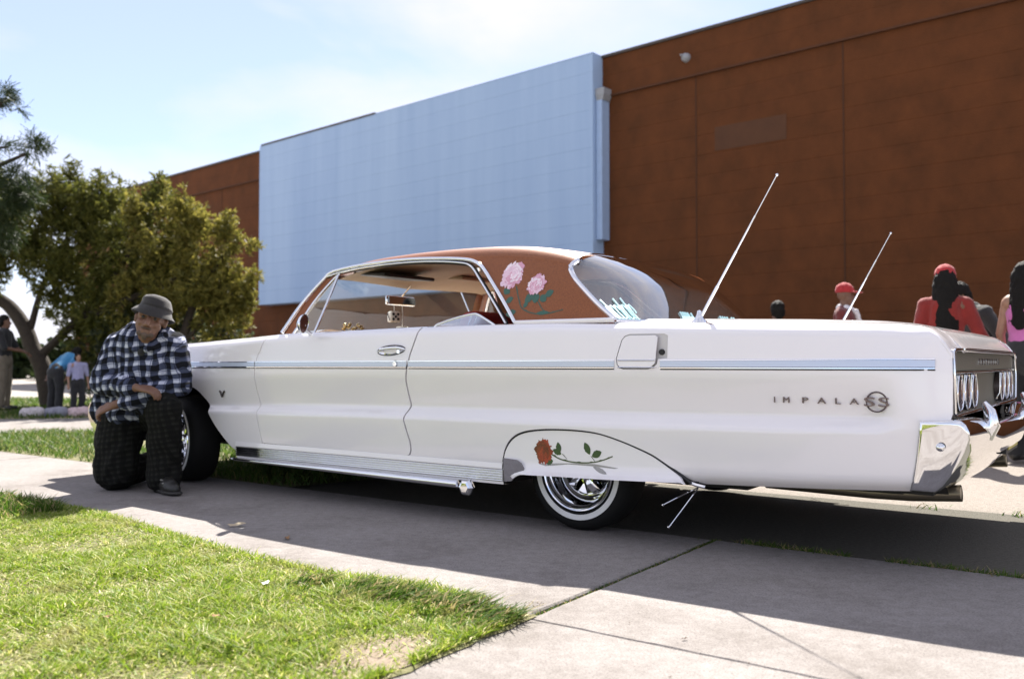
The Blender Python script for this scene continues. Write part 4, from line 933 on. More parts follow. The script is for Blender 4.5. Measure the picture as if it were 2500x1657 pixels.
blades('lawn_grass', Wp, .008, .024, .0021, M_grass, lean=1.6, z0=.004, hscale=np.clip(1 + 1.1 * cl + .9 * nz2(Wp, 11.0, 7.7), .4, 2.2))
k = RNG.uniform(0, 1, len(Wp)) < .45; th = blades('lawn_thatch', Wp[k] + RNG.normal(0, .01, (int(k.sum()), 2)), .003, .008, .0022, M_thatch, lean=5.0, z0=.006)
t = RNG.uniform(-3.6, -1.15, 3800); xx = .505 - np.abs(RNG.normal(0, .02, len(t))); k = nz2(np.stack([t, xx], 1), 5.0, 2.0) > -.1; t, xx = t[k], xx[k]; Wp = (O + np.outer(xx, XA) + np.outer(t, YA))[:, :2]
blades('lawn_fringe', Wp, .010, .032, .0022, M_grass, lean=1.6, z0=.005)
Q = np.concatenate([scatter(26000, -9, .48, -8, -1.0, in_lawn), scatter(60000, -5.5, .48, -5.2, -1.0, in_lawn)]); Wq = (O + np.outer(Q[:, 0], XA) + np.outer(Q[:, 1], YA))[:, :2]
out = ~((Wq[:, 1] > 1.7) & (np.abs(Wq[:, 0]) < Wq[:, 1] * .64 + .2) & (Q[:, 0] > -4.4) & (Q[:, 1] > -3.6)); blades('lawn_grass', Wq[out], .012, .032, .0042, M_grass, lean=1.5, z0=.004)
# edge fringe leaning over the pavement
t = RNG.uniform(-4.2, .3, 6500); yy = interp(t, EDGE) + RNG.normal(0, .02, len(t)); Wp = (O + np.outer(t, XA) + np.outer(yy, YA))[:, :2]
blades('lawn_fringe', Wp, .008, .027, .0020, M_grass, lean=1.2, z0=.004)
# the long tufts by the slab corner, and at the far left
n = 4200; t = RNG.uniform(-.42, .50, n); yy = -1.155 - np.abs(RNG.normal(0, .09, n)) + .03 * np.sin(t * 9); Wp = (O + np.outer(t, XA) + np.outer(yy, YA))[:, :2]
k = nz2(Wp, 9.0, 3.3) > -.22; Wp = Wp[k]
blades('long_grass', Wp, .014, .046, .0034, M_tuft, lean=1.9, z0=.004, flow=np.full(len(Wp), -.2))
n = 2600; t = RNG.uniform(-3.6, -2.5, n); yy = -1.02 - np.abs(RNG.normal(0, .12, n)); Wp = (O + np.outer(t, XA) + np.outer(yy, YA))[:, :2]
blades('long_grass', Wp, .03, .085, .0034, M_tuft, lean=.9, z0=.004)
# weeds in the joint and along the asphalt edge
t = np.concatenate([RNG.uniform(-1.15, .3, 1500), RNG.uniform(.1, .34, 900)]); xx = .49 + RNG.normal(0, .006, len(t)); Wp = (O + np.outer(xx, XA) + np.outer(t, YA))[:, :2]
blades('joint_weeds', Wp, .006, .022, .0022, M_tuft, lean=1.2, z0=-.02)
xx = RNG.uniform(.42, 3.6, 5200); yy = .325 + RNG.normal(0, .016, len(xx)); k = nz2(np.stack([xx, yy], 1), 3.0, 9.0); xx, yy = xx[k > -.2], yy[k > -.2]; Wp = (O + np.outer(xx, XA) + np.outer(yy, YA))[:, :2]
blades('edge_weeds', Wp, .008, .042, .0024, M_tuft, lean=1.2, z0=-.02)
xx = RNG.uniform(.9, 5.0, 4200); yy = 1.92 + RNG.normal(0, .03, len(xx)); k = nz2(np.stack([xx, yy], 1), 2.2, 4.0); xx, yy = xx[k > .0], yy[k > .0]; Wp = (O + np.outer(xx, XA) + np.outer(yy, YA))[:, :2]
blades('edge_weeds', Wp, .01, .05, .003, M_tuft, lean=1.2, z0=-.02)

# left verges and the far path
def verge(name, poly, z=.0, n=20000, h=(.03, .08), w=.004):
    o = sheet(name, poly, z, M_soil); P = np.array(poly); lo, hi = P.min(0), P.max(0); Q = RNG.uniform(lo, hi, (n, 2)); Q = Q[inpoly(Q, P)]
    k = nz2(Q, 1.3, 5.0); Q = Q[(k > -.32)]
    g = blades(name + '_grass', Q, h[0], h[1], w, M_grass2, lean=1.1, z0=z)
    return o
verge('near_verge', [tuple(lw(-12, .33)[:2]), tuple(lw(-2.35, .33)[:2]), tuple(lw(-2.2, .9)[:2]), tuple(lw(-2.3, 1.9)[:2]), (-4.1, 10.2), (-5.0, 10.05), (-5.7, 9.75), (-8.2, 9.2)], -.004, 60000, (.03, .075), .004)
sheet('far_path', [(-9.5, 9.05), (-8.2, 9.2), (-5.7, 9.75), (-5.0, 10.05), (-4.1, 10.2), (-2.2, 10.8), (-2.2, 13.0), (-5.0, 12.6), (-6.8, 12.2), (-10.5, 11.6)], -.002, M_conc)
verge('far_verge', [(-12.5, 11.3), (-10.5, 11.6), (-6.8, 12.2), (-5.0, 12.6), (-2.2, 13.0), (-2.2, 19), (-12.5, 19)], -.003, 26000, (.03, .08), .007)

# ---------------------------------------------------------------- the building
BA = math.radians(40.9); DX = np.array([math.cos(BA), -math.sin(BA), 0]); DN = np.array([math.sin(BA), math.cos(BA), 0]); B0 = np.array([2.002, 19.4, 0])
M_brick = mat('brown_wall_paint', (.084, .029, .0085), .85, col2=(.130, .042, .0120), vscale=1.6, bump=.7, bscale=34, stretch=(1.2, 1.2, 1.0), spec=.25)
M_ledge = mat('brown_ledge_paint', (.082, .028, .0085), .85, var=.1)
M_blue = mat('pale_blue_wall_paint', (.33, .455, .66), .85, col2=(.40, .53, .72), vscale=1.1, bump=.35, bscale=30, stretch=(1.4, 1.4, .10), spec=.25)
M_cope = mat('roof_coping', (.06, .045, .035), .6, var=.1)
M_galv = mat('painted_pipe', (.34, .46, .66), .6, var=.05)
M_fix = mat('grey_fixture', (.30, .31, .33), .5, var=.1)
M_joint = mat('joint_filler', (.062, .023, .008), .9)
BLD = empty('building', tuple(B0), -BA)
tag(BLD, 'long windowless brown block building behind the car, flat roofed with a pale blue bay', 'building')
# local frame of the building: x along the wall to the right, y into the building, z up
def courses(name, x0, x1, y0, depth_, z0, z1, hgt, mt, par, seed):
    """block courses: one slab per course, joints raked a few millimetres"""
    rr = random.Random(seed); z = z0; out = []; k = 0
    n = max(1, round((z1 - z0) / hgt)); h = (z1 - z0) / n; proto = {}
    for k in range(n):
        mb = MB(); d = rr.uniform(0, .002); a, b = z0 + h * k, z0 + h * (k + 1)
        V = [(x0, y0 - d, a + .010), (x1, y0 - d, a + .010), (x1, y0 - d, b - .0), (x0, y0 - d, b - .0), (x0, y0 + .0045, a), (x1, y0 + .0045, a)]
        V += [(x0, y0 + depth_, a), (x1, y0 + depth_, a), (x1, y0 + depth_, b), (x0, y0 + depth_, b)]
        mb.add(V, [(0, 1, 2, 3), (4, 5, 1, 0), (1, 5, 7, 8, 2), (0, 3, 9, 6, 4), (9, 8, 7, 6), (3, 2, 8, 9)])
        out.append(mb.build(name, mt, par))
    return out
core = MB().box((-27.0, .10, -.1), (20.0, 26.0, 7.40)).build('building_core', M_cope, BLD)
courses('block_course', -27.0, 20.0, 0.0, .12, 0.0, 6.64, .415, M_brick, BLD, 3)
courses('parapet_course', -27.0, 20.0, -.03, .15, 6.66, 7.50, .42, M_brick, BLD, 4)
MB().box((-27.05, -.07, 6.618), (20.0, .10, 6.655)).build('string_course', M_ledge, BLD)
MB().box((-27.05, -.075, 7.502), (20.0, .35, 7.56)).build('coping', M_cope, BLD)
for x in (2.33, 5.33, 8.33, 11.4, -15.6, -18.6, -21.6, -24.6):                      # control joints, closed with a sunk filler
    MB().box((x - .012, -.010, .05), (x + .012, .05, 6.61)).build('control_joint', M_joint, BLD)
bay = MB().box((-12.75, -.34, 2.57), (0.0, -.003, 7.52)).build('bay_core', M_blue, BLD)
courses('bay_course', -12.77, 0.03, -.40, .395, 2.565, 7.53, .415, M_blue, bay, 6)
MB().box((-12.69, -.415, 7.532), (-7.25, -.02, 7.585)).build('bay_coping', M_cope, bay)
MB().box((-7.24, -.41, 7.532), (.035, -.02, 7.548)).build('bay_cap', M_galv, bay)
dp = MB().box((.05, -.30, 3.45), (.20, -.02, 6.55)).build('downpipe', M_galv, BLD)
MB().add([(.04, -.32, 6.62), (.27, -.32, 6.62), (.27, -.02, 6.62), (.04, -.02, 6.62), (.06, -.30, 6.50), (.22, -.30, 6.50), (.22, -.03, 6.50), (.06, -.03, 6.50), (.04, -.32, 6.76), (.27, -.32, 6.76), (.27, -.02, 6.76), (.04, -.02, 6.76)], [(0, 4, 5, 1), (1, 5, 6, 2), (2, 6, 7, 3), (3, 7, 4, 0), (0, 1, 9, 8), (1, 2, 10, 9), (2, 3, 11, 10), (3, 0, 8, 11), (8, 9, 10, 11)]).build('rain_head', M_fix, dp)
lm = MB().lathe([(.0, -.13), (.05, -.115), (.085, -.07), (.095, -.02), (.10, .02)], (2.13, -.03, 7.04), 'y', 20).build('wall_lamp', M_fix, BLD, True)
MB().lathe([(.0, -.15), (.02, -.145), (.03, -.10)], (2.09, -.05, 7.07), 'y', 12).build('lamp_stem', M_fix, lm, True)
# repainted patch on the wall where a sign was taken down: same paint, a shade darker, brushed on over the blocks
MB().box((2.75, -.0085, 5.02), (4.25, -.002, 5.50)).build('paint_patch', mat('patch_paint', (.085, .032, .011), .85, var=.12, vscale=2), BLD)

# ---------------------------------------------------------------- trees
def leafmat(name, a, b, tr=.35): return blade_mat(name, [(0, a), (.5, tuple((x + y) / 2 for x, y in zip(a, b))), (1, b)], tr, .6)
M_bark = mat('dark_bark', (.030, .022, .016), .9, col2=(.055, .042, .03), vscale=14, bump=.9, bscale=30)
def crown(name, blobs, per, ln, wd, mt, parent, loc, tuft=9, droop=0.0, up=.25, sprays=False):
    """needle-leaved sprays: small tufts of narrow leaf faces spread through the blobs"""
    co = []; extra = []
    for (c, r) in blobs:
        if sprays and r > .3:
            for k in range(int(16 * r / .6)):
                d = RNG.normal(0, 1, 3); d[2] = abs(d[2]) * .9 + .1; d /= np.linalg.norm(d); b = np.array(c) + d * r * .95
                for j in range(3): extra.append((tuple(b + (d * .4 + np.array([0, 0, .8])) * .13 * j), .10 - .025 * j))
    for (c, r) in list(blobs) + extra:
        n = int(per * (r / .5) ** 2.2); d = RNG.normal(0, 1, (n, 3)); d /= np.linalg.norm(d, axis=1)[:, None]
        rad = r * RNG.uniform(.25, 1.0, n) ** .55 * (1 + .22 * np.array([noise.noise(tuple(v * 2.1 + np.array(c))) for v in d])) 
        C_ = np.array(c) + d * rad[:, None] * np.array([1, 1, .92])
        if sprays and r > .3:
            gk = np.array([noise.noise(tuple(v * 2.3)) for v in C_]) > -.09; C_, d, n = C_[gk], d[gk], int(gk.sum())
            if n == 0: continue
        ax = d * .8 + RNG.normal(0, .6, (n, 3)) + np.array([0, 0, up]); ax /= np.linalg.norm(ax, axis=1)[:, None]
        for k in range(tuft):
            a = ax + RNG.normal(0, .55, (n, 3)); a[:, 2] -= droop; a /= np.linalg.norm(a, axis=1)[:, None]
            s_ = np.cross(a, RNG.normal(0, 1, (n, 3))); s_ /= np.linalg.norm(s_, axis=1)[:, None]
            L_ = ln * RNG.uniform(.6, 1.3, n)[:, None]; w_ = wd * RNG.uniform(.7, 1.3, n)[:, None]
            b = C_ + ax * RNG.uniform(-.5, .5, n)[:, None] * ln
            co.append(np.stack([b - s_ * w_ * .4, b + s_ * w_ * .4, b + a * L_ + s_ * w_ * .5, b + a * L_ - s_ * w_ * .5], 1))
    co = np.concatenate(co) - np.array(loc)
    return quads(name, co, mt, parent)
def limb(mb, P, r0, r1, n=9):
    Q = smoothpts(P, 4); mb.tube(Q, list(np.linspace(r0, r1, len(Q))), n); return mb
def tree(name, label, cat, loc, trunkP, tr, limbs, blobs, per, ln, wd, mt, group=None, **k):
    T = empty(name, loc); tag(T, label, cat, group); L0 = np.array(loc)
    mb = limb(MB(), [np.array(p) - L0 for p in trunkP], tr[0], tr[1], 12); mb.build('trunk', M_bark, T, True, 80)
    for P, a, b in limbs: limb(MB(), [np.array(p) - L0 for p in P], a, b).build('branch', M_bark, T, True, 80)
    crown('crown', blobs, per, ln, wd, mt, T, loc, **k); return T
M_leaf1 = leafmat('olive_leaves', (.048, .064, .011), (.18, .175, .036), .40)
M_leaf2 = leafmat('dark_needles', (.012, .026, .008), (.045, .065, .018), .25)
M_leaf3 = leafmat('yellow_olive_leaves', (.075, .082, .014), (.29, .25, .055), .45)
M_leaf4 = leafmat('grey_green_leaves', (.035, .05, .028), (.11, .13, .07), .35)
tree('olive_tree', 'broad feathery olive green tree left of the building with a dark leaning trunk', 'tree', (-8.15, 15.5, 0),
     [(-8.1, 15.5, -.1), (-8.25, 15.5, .67), (-8.44, 15.5, 1.03), (-8.58, 15.5, 1.39), (-8.88, 15.5, 1.79), (-9.32, 15.5, 2.04), (-9.9, 15.6, 2.5)], (.16, .09),
     [([(-8.3, 15.5, .9), (-7.6, 15.5, 1.6), (-6.9, 15.4, 2.4), (-6.4, 15.4, 3.2)], .075, .02), ([(-7.7, 15.5, 1.5), (-6.6, 15.3, 1.9), (-5.4, 15.2, 2.4), (-4.7, 15.2, 2.8)], .08, .015), ([(-8.5, 15.5, 1.3), (-8.3, 15.6, 2.2), (-7.8, 15.6, 3.2), (-7.3, 15.5, 4.0)], .06, .015)],
     [((-8.32, 15.5, 3.13), .80), ((-7.42, 15.4, 3.35), .56), ((-7.28, 15.5, 3.95), .15), ((-7.30, 15.5, 3.75), .2), ((-6.66, 15.6, 3.12), .82), ((-6.27, 15.5, 3.88), .20), ((-6.3, 15.4, 3.6), .26), ((-6.86, 15.7, 2.35), .84), ((-7.73, 15.6, 2.62), .66), ((-8.7, 15.3, 2.75), .50), ((-9.6, 15.6, 3.0), .9), ((-9.3, 15.3, 2.2), .42), ((-7.9, 15.4, 2.0), .34), ((-7.1, 15.6, 1.65), .62), ((-7.55, 15.9, 1.35), .38), ((-8.05, 15.4, 2.35), .5), ((-8.0, 15.5, 1.75), .30), ((-7.5, 15.7, 1.1), .45), ((-9.2, 15.4, 3.6), .5), ((-7.85, 15.5, 3.55), .5)],
     330, .095, .017, M_leaf1, tuft=9, sprays=True)
tree('yellow_olive_tree', 'sunlit yellowish bush-like tree in front of the brown wall, right of the olive tree', 'tree', (-5.7, 15.2, 0),
     [(-5.8, 15.2, -.1), (-5.75, 15.2, .7), (-5.6, 15.2, 1.5), (-5.3, 15.2, 2.4)], (.14, .04),
     [([(-5.7, 15.2, .9), (-6.0, 15.1, 1.6), (-6.3, 15.1, 2.3)], .06, .02), ([(-5.6, 15.2, 1.6), (-5.1, 15.1, 2.4), (-4.6, 15.1, 2.85)], .05, .008), ([(-5.6, 15.2, 1.2), (-5.0, 15.1, 1.8), (-4.42, 15.1, 2.3)], .04, .006)],
     [((-5.93, 15.0, 2.95), .62), ((-5.28, 15.1, 2.75), .52), ((-4.95, 15.1, 3.1), .22), ((-5.99, 15.2, 2.0), .66), ((-5.2, 15.2, 2.05), .55), ((-4.63, 15.1, 2.82), .20), ((-4.42, 15.1, 2.74), .10), ((-4.43, 15.1, 2.25), .14), ((-4.55, 15.1, 2.05), .10), ((-4.98, 15.3, 1.46), .5), ((-5.6, 15.0, 3.35), .25), ((-5.35, 15.1, 1.75), .5), ((-6.4, 15.1, 1.65), .52), ((-4.8, 15.2, 1.95), .34)],
     340, .090, .017, M_leaf3, tuft=9, sprays=True)
tree('dark_shrub', 'dark dense shrub at the foot of the brown wall, behind the kneeling person', 'shrub', (-6.2, 15.9, 0),
     [(-6.2, 15.9, -.1), (-6.15, 15.9, .5), (-6.0, 15.9, .9)], (.08, .03), [],
     [((-5.99, 15.9, 1.05), .70), ((-7.1, 15.8, 1.2), .55), ((-6.6, 16.0, .6), .7), ((-5.2, 15.9, .8), .7), ((-7.6, 15.9, .55), .45), ((-4.5, 16.1, .6), .6), ((-6.4, 15.8, 1.6), .6)], 300, .09, .022, M_leaf4, tuft=8)
tree('tufted_pine', 'dark pine with drooping pompom tufts at the left edge of the view', 'tree', (-8.4, 12.5, 0),
     [(-8.5, 12.5, -.1), (-8.35, 12.5, 1.2), (-8.1, 12.5, 2.6), (-7.9, 12.5, 4.0), (-7.7, 12.5, 5.0)], (.16, .05),
     [([(-8.0, 12.5, 3.2), (-7.5, 12.5, 3.5), (-6.95, 12.5, 3.75)], .06, .02), ([(-7.9, 12.5, 3.9), (-7.5, 12.5, 4.2), (-7.3, 12.5, 4.5)], .05, .02), ([(-8.1, 12.5, 2.7), (-7.6, 12.5, 2.9), (-7.1, 12.5, 3.1)], .06, .02), ([(-7.95, 12.5, 3.5), (-7.5, 12.5, 3.8), (-7.2, 12.5, 3.85)], .04, .015)],
     [((-7.33, 12.5, 4.60), .20), ((-6.88, 12.5, 3.86), .17), ((-7.3, 12.5, 3.85), .12), ((-7.08, 12.5, 3.45), .17), ((-7.3, 12.5, 3.10), .36), ((-6.92, 12.5, 3.15), .22), ((-7.75, 12.5, 4.2), .30), ((-7.85, 12.5, 3.32), .42), ((-7.3, 12.5, 2.60), .26), ((-6.70, 12.5, 3.83), .09), ((-7.05, 12.5, 4.42), .07), ((-8.0, 12.5, 5.0), .3)],
     420, .13, .009, M_leaf2, tuft=12, droop=.45, up=.5)
# distant hedge and trees that close the view along the horizon
hb = [((x, 44 + 3 * math.sin(x), .5 + .3 * math.sin(x * 1.7)), .9) for x in np.arange(-34, -16, 1.0)]
hd = crown('distant_hedge', hb, 26, .5, .22, M_leaf2, None, (0, 0, 0), tuft=8); hd['kind'] = 'stuff'

# scraps on the lawn and pavement
M_dead = mat('dead_leaf', (.30, .17, .08), .8, var=.2); M_paper = mat('paper_scrap', (.75, .70, .68), .8)
def scrap(name, x, y, s, mt, label, cat, seed, grp=None):
    rr = random.Random(seed); V = [(0, 0, .25 * s)]; n = 8
    for k in range(n):
        w = 2 * math.pi * k / n; r = s * (.55 + .45 * abs(math.cos(w))) * rr.uniform(.8, 1.2); V.append((r * math.cos(w), r * .6 * math.sin(w), rr.uniform(0, .4) * s))
    o = mk(name, V, [(0, 1 + k, 1 + (k + 1) % n) for k in range(n)], mt); o.location = tuple(lw(x, y, .03 if in_lawn(np.array(x), np.array(y)) else .004)); o.rotation_euler = (0, 0, rr.uniform(0, 6)); return tag(o, label, cat, grp)
scrap('paper_scrap', -.40, -1.42, .022, M_paper, 'small crumpled white paper scrap lying in the lawn', 'litter', 1)
scrap('dead_leaf', -.20, -1.76, .020, M_dead, 'curled brown leaf in the grass, nearest the dirt patch', 'leaf', 2, 'fallen leaves on the grass')
scrap('dead_leaf', -.46, -1.95, .018, M_dead, 'small orange brown leaf in the grass left of the curled one', 'leaf', 3, 'fallen leaves on the grass')
scrap('dead_leaf', -1.05, -.78, .030, M_dead, 'brown leaf on the shaded pavement below the side pipe', 'leaf', 4, 'fallen leaves on the pavement')
scrap('dead_leaf', -1.48, -.72, .040, mat('straw_leaf', (.45, .36, .24), .8), 'pale straw leaf on the pavement near the step in the shadow edge', 'leaf', 5, 'fallen leaves on the pavement')
M_peb = mat('dark_pebble', (.07, .045, .03), .8)
for k, (x, y, s, lab) in enumerate(((.98, -1.07, .011, 'dark pebble on the sunlit slab beside the joint, largest of the five'), (1.08, -1.37, .008, 'dark pebble near the bottom edge of the view'), (1.20, -1.16, .006, 'tiny dark pebble on the sunlit slab by the aerial shadow'), (.78, -1.02, .005, 'tiny dark pebble closest to the shadow of the car'), (1.62, -1.02, .007, 'dark pebble on the sunlit slab right of the aerial shadow'))):
    scrap('pebble', x, y, s, M_peb, lab, 'pebble', 30 + k, 'pebbles on the pavement')
# crumbled mortar where the joint is broken
rr = random.Random(12)
co = []
for k in range(70):
    x = .42 + rr.gauss(0, .035); y = -.98 - .22 * rr.random(); s = rr.uniform(.002, .008); c = lw(x, y, .001); mb_ = [c + np.array([rr.uniform(-s, s), rr.uniform(-s, s), rr.uniform(0, s)]) for _ in range(4)]; co.append(mb_)
cr_ = quads('joint_crumbs', co, M_dirt); cr_['kind'] = 'stuff'

# ------------------------------------------------------------------ fuzzy dice on the mirror, ornaments on the dashboard
CL = lambda x, y, z: tuple(lw(x, y, z))
def die(x, y, z, s, rot, lab):
    D = empty('fuzzy_die', CL(x, y, z), rot); tag(D, lab, 'fuzzy dice', 'fuzzy dice hanging from the mirror')
    b = MB().box((-s, -s, -s), (s, s, s)).build('die_body', M_dice, D); bevel_obj(b, s * .35, 3)
    for ax, sg, n in ((0, 1, 4), (0, -1, 3), (1, 1, 2), (1, -1, 5), (2, 1, 1), (2, -1, 6)):
        for (u, v) in {1: [(0, 0)], 2: [(-.4, -.4), (.4, .4)], 3: [(-.45, -.45), (0, 0), (.45, .45)], 4: [(-.4, -.4), (.4, .4), (-.4, .4), (.4, -.4)], 5: [(-.45, -.45), (.45, .45), (0, 0), (-.45, .45), (.45, -.45)], 6: [(-.4, -.45), (-.4, 0), (-.4, .45), (.4, -.45), (.4, 0), (.4, .45)]}[n]:
            c = [0, 0, 0]; c[ax] = sg * s * 1.0; c[(ax + 1) % 3] = u * s; c[(ax + 2) % 3] = v * s
            MB().lathe([(0, -.003), (.008, -.002), (.0095, .0), (.008, .002), (0, .003)], tuple(c), 'xyz'[ax], 10).build('pip', M_black, D, True)
    MB().tube([(0, 0, s), (.002, 0, s + (1.163 - z - s) * .5), (.0, 0, 1.163 - z)], .0025, 6).build('string', M_dice, D, True)
die(-2.01, .92, 1.085, .036, .5, 'white fuzzy die hanging higher under the interior mirror'); die(-1.985, .975, .985, .036, -.3, 'white fuzzy die hanging lower, just above the door sill line')
t = empty('dashboard_ornament', CL(-1.86, .40, .956)); tag(t, 'gold crown-like ornament with beads standing on the dashboard', 'ornament')
mb = MB(); rr = random.Random(5)
MB().lathe([(0, 0), (.07, 0), (.072, .012), (.05, .02), (0, .02)], (0, 0, 0), 'z', 20).build('ornament_base', M_gold, t, True)
for k in range(11):
    w = 2 * math.pi * k / 11; r = .055; MB().lathe([(0, -.012), (.010, -.007), (.013, 0), (.010, .007), (0, .012)], (r * math.cos(w), r * math.sin(w), .032 + .012 * (k % 3)), 'z', 10).build('bead', M_gold, t, True)

# ------------------------------------------------------------------ people
def sdf(name, caps, vox, mt, parent, smooth=4, amp=0.0, fr=9.0, seed=0.0, cut=None):
    """one continuous surface from tapered capsules: (p, q, rp, rq[, (sx, sy, sz)])"""
    bm = bmesh.new()
    for c in caps:
        p, q, r0, r1 = c[:4]; s_ = c[4] if len(c) > 4 else (1, 1, 1); b2 = bmesh.new()
        for (o_, r) in ((p, r0), (q, r1)):
            bmesh.ops.create_icosphere(b2, subdivisions=2, radius=1, matrix=Matrix.Translation(o_) @ Matrix.Diagonal((r * s_[0], r * s_[1], r * s_[2], 1)))
        bmesh.ops.convex_hull(b2, input=b2.verts, use_existing_faces=False)
        bmesh.ops.delete(b2, geom=[v for v in b2.verts if not v.link_faces], context='VERTS')
        me = bpy.data.meshes.new('t'); b2.to_mesh(me); b2.free(); bm.from_mesh(me); bpy.data.meshes.remove(me)
    me = bpy.data.meshes.new(name); bm.to_mesh(me); bm.free()
    o = bpy.data.objects.new(name, me); COL.objects.link(o)
    m = o.modifiers.new('r', 'REMESH'); m.mode = 'VOXEL'; m.voxel_size = vox; m.use_smooth_shade = True
    s = o.modifiers.new('s', 'SMOOTH'); s.iterations = smooth; s.factor = .5
    dg = bpy.context.evaluated_depsgraph_get(); me2 = bpy.data.meshes.new_from_object(o.evaluated_get(dg))
    bpy.data.objects.remove(o); bpy.data.meshes.remove(me); me2.name = name
    n = len(me2.vertices); co = np.empty(n * 3, np.float32); me2.vertices.foreach_get('co', co); co = co.reshape(-1, 3)
    if amp:
        nr = np.empty(n * 3, np.float32); me2.vertices.foreach_get('normal', nr); nr = nr.reshape(-1, 3)
        d = np.array([noise.noise((v[0] * fr + seed, v[1] * fr, v[2] * fr * .7)) + .5 * noise.noise((v[0] * fr * 2.3, v[1] * fr * 2.3 + seed, v[2] * fr * 1.3)) for v in co]); d = -np.abs(d) + .25
        co = co + nr * (d * amp)[:, None]; me2.vertices.foreach_set('co', co.astype(np.float32).reshape(-1))
    if cut is not None:
        b = bmesh.new(); b.from_mesh(me2); bmesh.ops.delete(b, geom=[v for v in b.verts if cut(v.co)], context='VERTS'); b.to_mesh(me2); b.free()
    me2.materials.clear(); me2.materials.append(mt); me2.polygons.foreach_set('use_smooth', np.ones(len(me2.polygons), bool)); me2.update()
    o = bpy.data.objects.new(name, me2); COL.objects.link(o); o.parent = parent; return o
V3 = lambda *a: Vector(a)
def skinmat(name, c): return mat(name, c, .55, var=.10, vscale=14, bump=.12, bscale=120)
M_skin1 = skinmat('tan_skin', (.175, .088, .054)); M_skin2 = skinmat('brown_skin', (.16, .08, .05)); M_skin3 = skinmat('light_brown_skin', (.30, .17, .11))
def cloth(name, c, **k): return mat(name, c, .9, var=k.pop('var', .12), vscale=k.pop('vscale', 10), bump=.25, bscale=300, sheen=.2, **k)
M_eye = mat('eye_dark', (.02, .015, .012), .2); M_hair = mat('black_hair', (.007, .006, .005), .7, spec=.2, bump=.6, bscale=90, stretch=(8, 8, 1)); M_beard = mat('grey_stubble', (.10, .068, .052), .9, var=.3, vscale=60)
# plaid flannel: crossing woven bands in object space
def plaid(name, px, pz, stops, warp=.075):
    M_plaid = bpy.data.materials.new(name); M_plaid.use_nodes = True
    n = M_plaid.node_tree.nodes; l = M_plaid.node_tree.links; b = n['Principled BSDF']; b.inputs['Roughness'].default_value = .9; b.inputs['Specular IOR Level'].default_value = .12
    tcn = n.new('ShaderNodeTexCoord'); wn = n.new('ShaderNodeTexNoise'); wn.inputs['Scale'].default_value = 7; wn.inputs['Detail'].default_value = 2; l.new(tcn.outputs['Object'], wn.inputs['Vector'])
    ws = n.new('ShaderNodeVectorMath'); ws.operation = 'MULTIPLY_ADD'; ws.inputs[1].default_value = (warp, warp, warp); l.new(wn.outputs['Color'], ws.inputs[0]); l.new(tcn.outputs['Object'], ws.inputs[2])
    mpn = n.new('ShaderNodeMapping'); mpn.inputs['Rotation'].default_value = (0, math.radians(6), math.radians(20)); l.new(ws.outputs[0], mpn.inputs[0])
    sep = n.new('ShaderNodeSeparateXYZ'); l.new(mpn.outputs[0], sep.inputs[0])
    def stripes(sock, per):
        a = n.new('ShaderNodeMath'); a.operation = 'MULTIPLY'; a.inputs[1].default_value = 1 / per; l.new(sock, a.inputs[0]); f_ = n.new('ShaderNodeMath'); f_.operation = 'FRACT'; l.new(a.outputs[0], f_.inputs[0])
        r = n.new('ShaderNodeValToRGB'); r.color_ramp.interpolation = 'CONSTANT'; e = r.color_ramp.elements
        for p, v in ((.0, 0), (.40, .5), (.72, .18), (.78, .42), (.86, 0)):
            if p == 0: e[0].position = 0; e[0].color = (0, 0, 0, 1)
            elif p == .40: e[1].position = .40; e[1].color = (v, v, v, 1)
            else: q = e.new(p); q.color = (v, v, v, 1)
        l.new(f_.outputs[0], r.inputs[0]); return r.outputs[0]
    ad = n.new('ShaderNodeMixRGB'); ad.blend_type = 'ADD'; ad.inputs[0].default_value = 1; l.new(stripes(sep.outputs['X'], px), ad.inputs[1]); l.new(stripes(sep.outputs['Z'], pz), ad.inputs[2])
    rp = n.new('ShaderNodeValToRGB'); e = rp.color_ramp.elements
    for q_, (p_, c_) in enumerate(stops):
        t_ = e[q_] if q_ < 2 else e.new(p_)
        t_.position = p_; t_.color = (*c_, 1)
    l.new(ad.outputs[0], rp.inputs[0]); l.new(rp.outputs[0], b.inputs['Base Color'])
    return M_plaid
M_plaid = plaid('black_white_plaid', .060, .064, ((.10, (.010, .011, .015)), (1.0, (.50, .52, .62)), (.5, (.060, .070, .115)), (.75, (.20, .22, .32))))
M_jeans = plaid('dark_check_trousers', .030, .032, ((.10, (.008, .008, .0075)), (1.0, (.021, .021, .018)), (.5, (.011, .011, .0095))), .02); M_hat = cloth('grey_bucket_hat', (.020, .017, .0165), var=.2, vscale=60)
M_shoe = mat('black_shoe', (.018, .017, .015), .45); M_sole = mat('shoe_sole', (.03, .028, .025), .7); M_tee = cloth('black_tee', (.02, .02, .02))

